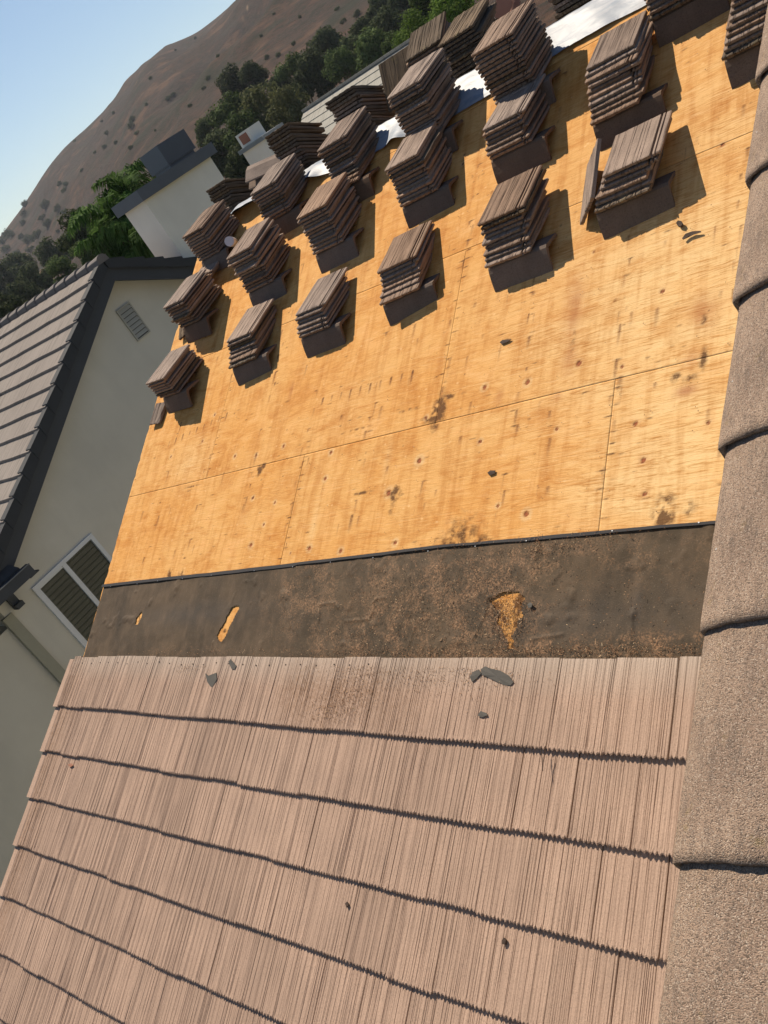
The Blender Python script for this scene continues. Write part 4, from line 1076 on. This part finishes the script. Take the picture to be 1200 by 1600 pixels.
b = MB(); b.add([(f0[0], f0[1], zr), (f0[0] + FL, f0[1], zr), (f0[0] + FL, f0[1] + 4, zr - 2), (f0[0], f0[1] + 4, zr - 2)], [(0, 1, 2, 3)]); b.build('back_roof', M_nroof2, fr)
b = MB(); b.box((f0[0] + .3, f0[1] - 3.5, GZ), (f0[0] + FL - .3, f0[1] + 3.6, zr - 2.0)); b.add([(f0[0] + .3, f0[1] - 3.5, zr - 2), (f0[0] + .3, f0[1] + 3.6, zr - 2), (f0[0] + .3, f0[1], zr - .1)], [(0, 2, 1)]); b.build('wall', M_stucco, fr)
b = MB(); b.box((f0[0] - .04, f0[1] - .1, zr - .02), (f0[0] + FL, f0[1] + .1, zr + .05)); b.build('ridge_cap', M_nroof2, fr)
c0 = away(428, 250, 20.0)
fc = empty('far_chimney', (c0[0], c0[1], GZ), 'small pale chimney with blue grey flashing and clay flue behind the ridge', 'chimney')
b = MB(); cz = c0[2] + .42; b.box((c0[0] - .35, c0[1] - .3, GZ), (c0[0] + .35, c0[1] + .3, cz)); b.build('shaft', M_stucco2, fc)
b = MB(); b.box((c0[0] - .40, c0[1] - .35, cz), (c0[0] + .40, c0[1] + .35, cz + .08)); b.build('flashing', M_galv, fc)
b = MB(); b.box((c0[0] - .38, c0[1] - .2, cz + .08), (c0[0] + .02, c0[1] + .2, cz + .34)); b.build('flue_surround', M_stucco2, fc)
b = MB(); b.box((c0[0] - .30, c0[1] - .212, cz + .12), (c0[0] - .06, c0[1] - .198, cz + .30)); b.build('flue', M_clay, fc)

# ================================================================== VEGETATION
def crown_mesh(name, rng, rx, rz, nblob, nleaf, leaf, mat, flat=.85):
    blobs = []
    for _ in range(nblob):
        while True:
            p = np.array([rng.uniform(-1, 1), rng.uniform(-1, 1), rng.uniform(-1, 1)])
            if .25 < p @ p < 1: break
        blobs.append((p * np.array([rx, rx, rz]) * .72, rng.uniform(.28, .46) * rx))
    V = np.zeros((nleaf * 4, 3)); 
    for i in range(nleaf):
        c, r = blobs[rng.randrange(nblob)]
        d = np.array([rng.gauss(0, 1), rng.gauss(0, 1), rng.gauss(0, 1)]); d /= np.linalg.norm(d)
        p = c + d * r * rng.uniform(.55, 1.08) * np.array([1, 1, flat])
        n = d + np.array([rng.gauss(0, .6), rng.gauss(0, .6), rng.gauss(.3, .5)]); n /= np.linalg.norm(n)
        a = np.cross(n, [rng.gauss(0, 1), rng.gauss(0, 1), rng.gauss(0, 1)]); a /= np.linalg.norm(a) + 1e-9; b = np.cross(n, a); s = leaf * rng.uniform(.6, 1.3)
        V[i * 4] = p - a * s; V[i * 4 + 1] = p - b * s * .55; V[i * 4 + 2] = p + a * s; V[i * 4 + 3] = p + b * s * .55
    F = np.arange(nleaf * 4).reshape(nleaf, 4)
    return mesh(name, V, F, mat)
def trunk_mesh(rng, h, r, spread):
    b = MB(); b.tube([(0, 0, 0), (rng.uniform(-.1, .1) * h, 0, h * .5), (0, rng.uniform(-.1, .1) * h, h)], [r, r * .75, r * .5], 8)
    for _ in range(6):
        a = rng.uniform(0, 6.28); z = h * rng.uniform(.55, 1)
        b.tube([(0, 0, z), (math.cos(a) * spread * .5, math.sin(a) * spread * .5, z + (1 - z) * .4), (math.cos(a) * spread, math.sin(a) * spread, z + (1 - z) * rng.uniform(.5, .9))], [r * .45, r * .3, r * .12], 6)
    return mesh('trunk', b.V, b.F, M_bark)
rt_ = random.Random(17)
CR = {'dark': [crown_mesh('crown', rt_, 1, 1.05, 22, 5200, .075, M_leafdark) for _ in range(2)],
      'mid': [crown_mesh('crown', rt_, 1, 1.1, 22, 5200, .075, M_leafmid) for _ in range(2)],
      'olive': [crown_mesh('crown', rt_, 1, 1.15, 26, 4600, .065, M_leafolive) for _ in range(1)],
      'bright': [crown_mesh('crown', rt_, 1, 1, 22, 5200, .05, M_leafbright)]}
TR = trunk_mesh(rt_, 1.0, .07, .55)
def ground_at(x, y):
    r = math.hypot(x - CAM[0], y - CAM[1]); a = math.degrees(math.atan2(y - CAM[1], x - CAM[0]))
    return max(float(hill_zn(np.array([a]), np.array([r]))[0]), GZ) if r > 82 else GZ
LB = {'dark': 'dark green rounded oak', 'mid': 'mid green bushy tree', 'olive': 'olive green loose twiggy tree', 'bright': 'bright green leafy tree'}
def tree(px, py, rpx, dist, kind, where, sq=1.0):
    c = away(px, py, dist); r = 1.35 * rpx * np.linalg.norm(c - CAM) / FPX
    gz = ground_at(c[0], c[1]); zc = max(c[2], gz + r * .7)
    t = empty(kind == 'palm' and 'palm_tree' or 'tree', (c[0], c[1], gz - .2), LB[kind] + ' ' + where, 'tree', 'trees at the foot of the dry hill')
    cr = put('crown', rt_.choice(CR[kind]), t); cr.location = (0, 0, zc - gz + .2); cr.scale = (r, r, r * sq); cr.rotation_euler = (0, 0, rt_.uniform(0, 6.28))
    tr = put('trunk', TR, t); hgt = zc - gz + .2; tr.scale = (r, r, hgt); tr.rotation_euler = (0, 0, rt_.uniform(0, 6.28))
    return t
tree(330, 208, 20, 105, 'dark', 'standing just right of the stucco chimney')
tree(372, 135, 22, 128, 'dark', 'at the left end of the dark tree band')
tree(395, 122, 18, 125, 'dark', 'second from the left in the upper tree band')
tree(368, 190, 28, 88, 'mid', 'below the left end of the tree band')
tree(355, 240, 30, 78, 'dark', 'low behind the chimney edge')
tree(385, 215, 28, 74, 'mid', 'above the far small chimney')
tree(415, 180, 34, 76, 'olive', 'with bare twigs left of the pale roof')
tree(452, 172, 26, 72, 'olive', 'right beside the end of the pale roof')
tree(462, 120, 22, 105, 'mid', 'in the middle of the tree band')
tree(440, 140, 18, 110, 'dark', 'left of the middle of the tree band')
tree(492, 120, 26, 100, 'dark', 'behind the left part of the pale roof')
tree(515, 82, 26, 118, 'dark', 'high in the middle of the tree band')
tree(532, 105, 20, 90, 'mid', 'low behind the pale roof ridge')
tree(560, 92, 24, 96, 'dark', 'above the pale roof ridge centre')
tree(572, 60, 22, 110, 'dark', 'high above the pale roof')
tree(590, 82, 26, 84, 'mid', 'wide crown above the pale roof')
tree(612, 50, 24, 100, 'dark', 'left of the bright leafy tree')
tree(600, 22, 24, 125, 'dark', 'at the top edge above the pale roof')
tree(640, 18, 26, 110, 'dark', 'at the top edge left of the bright tree')
tree(622, 78, 18, 70, 'mid', 'touching the leaning pile')
tree(655, 48, 30, 42, 'bright', 'behind the leaning pile beyond the ridge', .8)
tree(700, 18, 34, 40, 'bright', 'behind the rough pile at the top edge', .9)
tree(675, 5, 26, 60, 'mid', 'at the top edge between the bright trees')
tree(420, 262, 22, 40, 'olive', 'low bush beside the far small chimney', .7)
tree(385, 262, 26, 52, 'dark', 'low between chimney and far small chimney')
tree(128, 372, 30, 62, 'dark', 'left of the palm, above the neighbour ridge')
tree(98, 425, 18, 75, 'mid', 'just above the neighbour ridge caps')
tree(130, 398, 14, 50, 'mid', 'small, close above the neighbour gable peak')
tree(62, 445, 24, 120, 'dark', 'by the pale dirt scar, left')
tree(40, 470, 22, 95, 'dark', 'low at the left edge above the ridge')
tree(85, 400, 20, 150, 'dark', 'left of the dirt scar on the lower slope')
tree(30, 425, 22, 190, 'dark', 'on the lower slope near the left edge')
tree(8, 492, 26, 60, 'dark', 'at the left edge touching the neighbour ridge')
tree(10, 440, 22, 170, 'dark', 'at the left edge below the hill brow')
SHR = [crown_mesh('foliage', rt_, 1.2, .7, 14, 900, .11, M_leafdark) for _ in range(5)]
def shrub(px, py, rpx, dist):
    c = away(px, py, dist); r = rpx * dist / FPX
    gz = ground_at(c[0], c[1])
    s = put('shrub', rt_.choice(SHR)); s.location = (c[0], c[1], gz + r * .5); s.scale = (r, r, r); s.rotation_euler = (0, 0, rt_.uniform(0, 6.3))
    tag(s, 'small dark round shrub dotted on the dry brown hillside', 'shrub', 'shrubs scattered over the hillside')
def shrub_on_hill(px, py, rpx):
    d = ray(px, py); hd = math.hypot(d[0], d[1]); a = math.degrees(math.atan2(d[1], d[0])); el = d[2] / hd
    for r in np.arange(100, 760, 6):
        if float(hill_zn(np.array([a]), np.array([r]))[0]) > CAM[2] + r * el: break
    if r < 750: shrub(px, py, rpx, r)
for px, py, rp in [(42, 322, 6), (38, 335, 5), (75, 325, 8), (92, 328, 6), (68, 343, 6), (78, 352, 7), (38, 352, 6), (60, 372, 10), (48, 380, 8), (95, 290, 5), (105, 292, 5), (103, 300, 5), (210, 190, 5), (208, 200, 6), (182, 225, 4), (170, 212, 4),
                   (268, 160, 5), (275, 155, 4), (118, 223, 2.5), (160, 191, 2), (275, 79, 2), (307, 62, 2.5), (14, 368, 7), (8, 380, 8), (20, 372, 6), (12, 395, 8), (28, 400, 7), (230, 165, 3), (320, 140, 4), (330, 130, 4), (215, 210, 4), (150, 240, 3), (130, 270, 3),
                   (104, 338, 6), (50, 395, 7), (66, 405, 6), (35, 372, 5), (300, 172, 4), (345, 95, 3), (410, 60, 3), (460, 70, 4), (480, 95, 6), (440, 95, 4), (540, 40, 5), (500, 55, 5), (560, 25, 6), (585, 10, 6), (530, 20, 4), (470, 30, 3), (430, 25, 2.5)]:
    shrub_on_hill(px, py, rp)
for _ in range(24):
    px_ = rt_.uniform(0, 560); py_ = rt_.uniform(0, 420)
    shrub_on_hill(px_, py_, rt_.uniform(1.5, 5))
# palms
def palm_geo(rng, n_fr, L):
    V = []; F = []
    for k in range(n_fr):
        a = rng.uniform(0, 6.283); el0 = rng.uniform(-.3, 1.35); ln = L * rng.uniform(.7, 1.1)
        p = np.array([0, 0, 0.0]); d = np.array([math.cos(a) * math.cos(el0), math.sin(a) * math.cos(el0), math.sin(el0)])
        seg = 16
        for i in range(seg):
            d = d + np.array([0, 0, -.135]); d /= np.linalg.norm(d); p2 = p + d * ln / seg
            side = np.cross(d, [0, 0, 1.0]); side /= np.linalg.norm(side) + 1e-6; upv = np.cross(side, d)
            for s_ in (-1, 1):
                for q in range(2):
                    b0 = p + (p2 - p) * (q / 2); ll = L * .26 * math.sin(math.pi * (i + 1.5) / (seg + 3)) * rng.uniform(.8, 1.15) + .05
                    t = side * s_ * .75 + d * .55 + upv * rng.uniform(-.2, .4); t /= np.linalg.norm(t)
                    m1 = b0 + t * ll * .55; m2 = b0 + t * ll * .9 + np.array([0, 0, -ll * .6]); wv = d * .034 * L / 2
                    n0 = len(V); V += [b0 - wv * .6, b0 + wv * .6, m1 + wv, m1 - wv, m2]; F += [(n0, n0 + 1, n0 + 2, n0 + 3), (n0 + 3, n0 + 2, n0 + 4)]
            p = p2
    return V, F
def palm(px, py, dist, L, nf, label, seed):
    c = away(px, py, dist); t = empty('palm_tree', (c[0], c[1], GZ), label, 'palm', 'palms behind the neighbour house')
    V, F = palm_geo(random.Random(seed), nf, L)
    cr = put('crown', mesh('crown', np.array(V), F, M_palm), t); cr.location = (0, 0, c[2] - GZ)
    b = MB(); b.tube([(0, 0, 0), (.1, 0, (c[2] - GZ) * .5), (0, 0, c[2] - GZ)], [.2, .16, .13], 10); put('trunk', mesh('trunk', b.V, b.F, M_bark), t)
palm(205, 305, 22, 1.15, 36, 'tallest palm with bright drooping fronds left of the stucco chimney', 1)
palm(178, 345, 20, 1.2, 34, 'lower left palm drooping over the neighbour gable peak', 2)
palm(232, 365, 19, 1.15, 34, 'lower right palm partly hidden by the stucco chimney', 3)
palm(196, 385, 20, 1.1, 30, 'lowest palm, just above the neighbour rake', 4)

# ================================================================== HAZE
hm = bpy.data.materials.new('haze'); hm.use_nodes = True; hm.node_tree.nodes.remove(hm.node_tree.nodes['Principled BSDF'])
pv = hm.node_tree.nodes.new('ShaderNodeVolumePrincipled'); pv.inputs['Color'].default_value = (.78, .86, 1, 1); pv.inputs['Density'].default_value = .00017; pv.inputs['Anisotropy'].default_value = .2
hm.node_tree.links.new(pv.outputs[0], hm.node_tree.nodes['Material Output'].inputs['Volume'])
b = MB(); b.box((-1400, -1400, -30), (1400, 1400, 140)); hz = b.build('haze', hm, None); hz['kind'] = 'stuff'
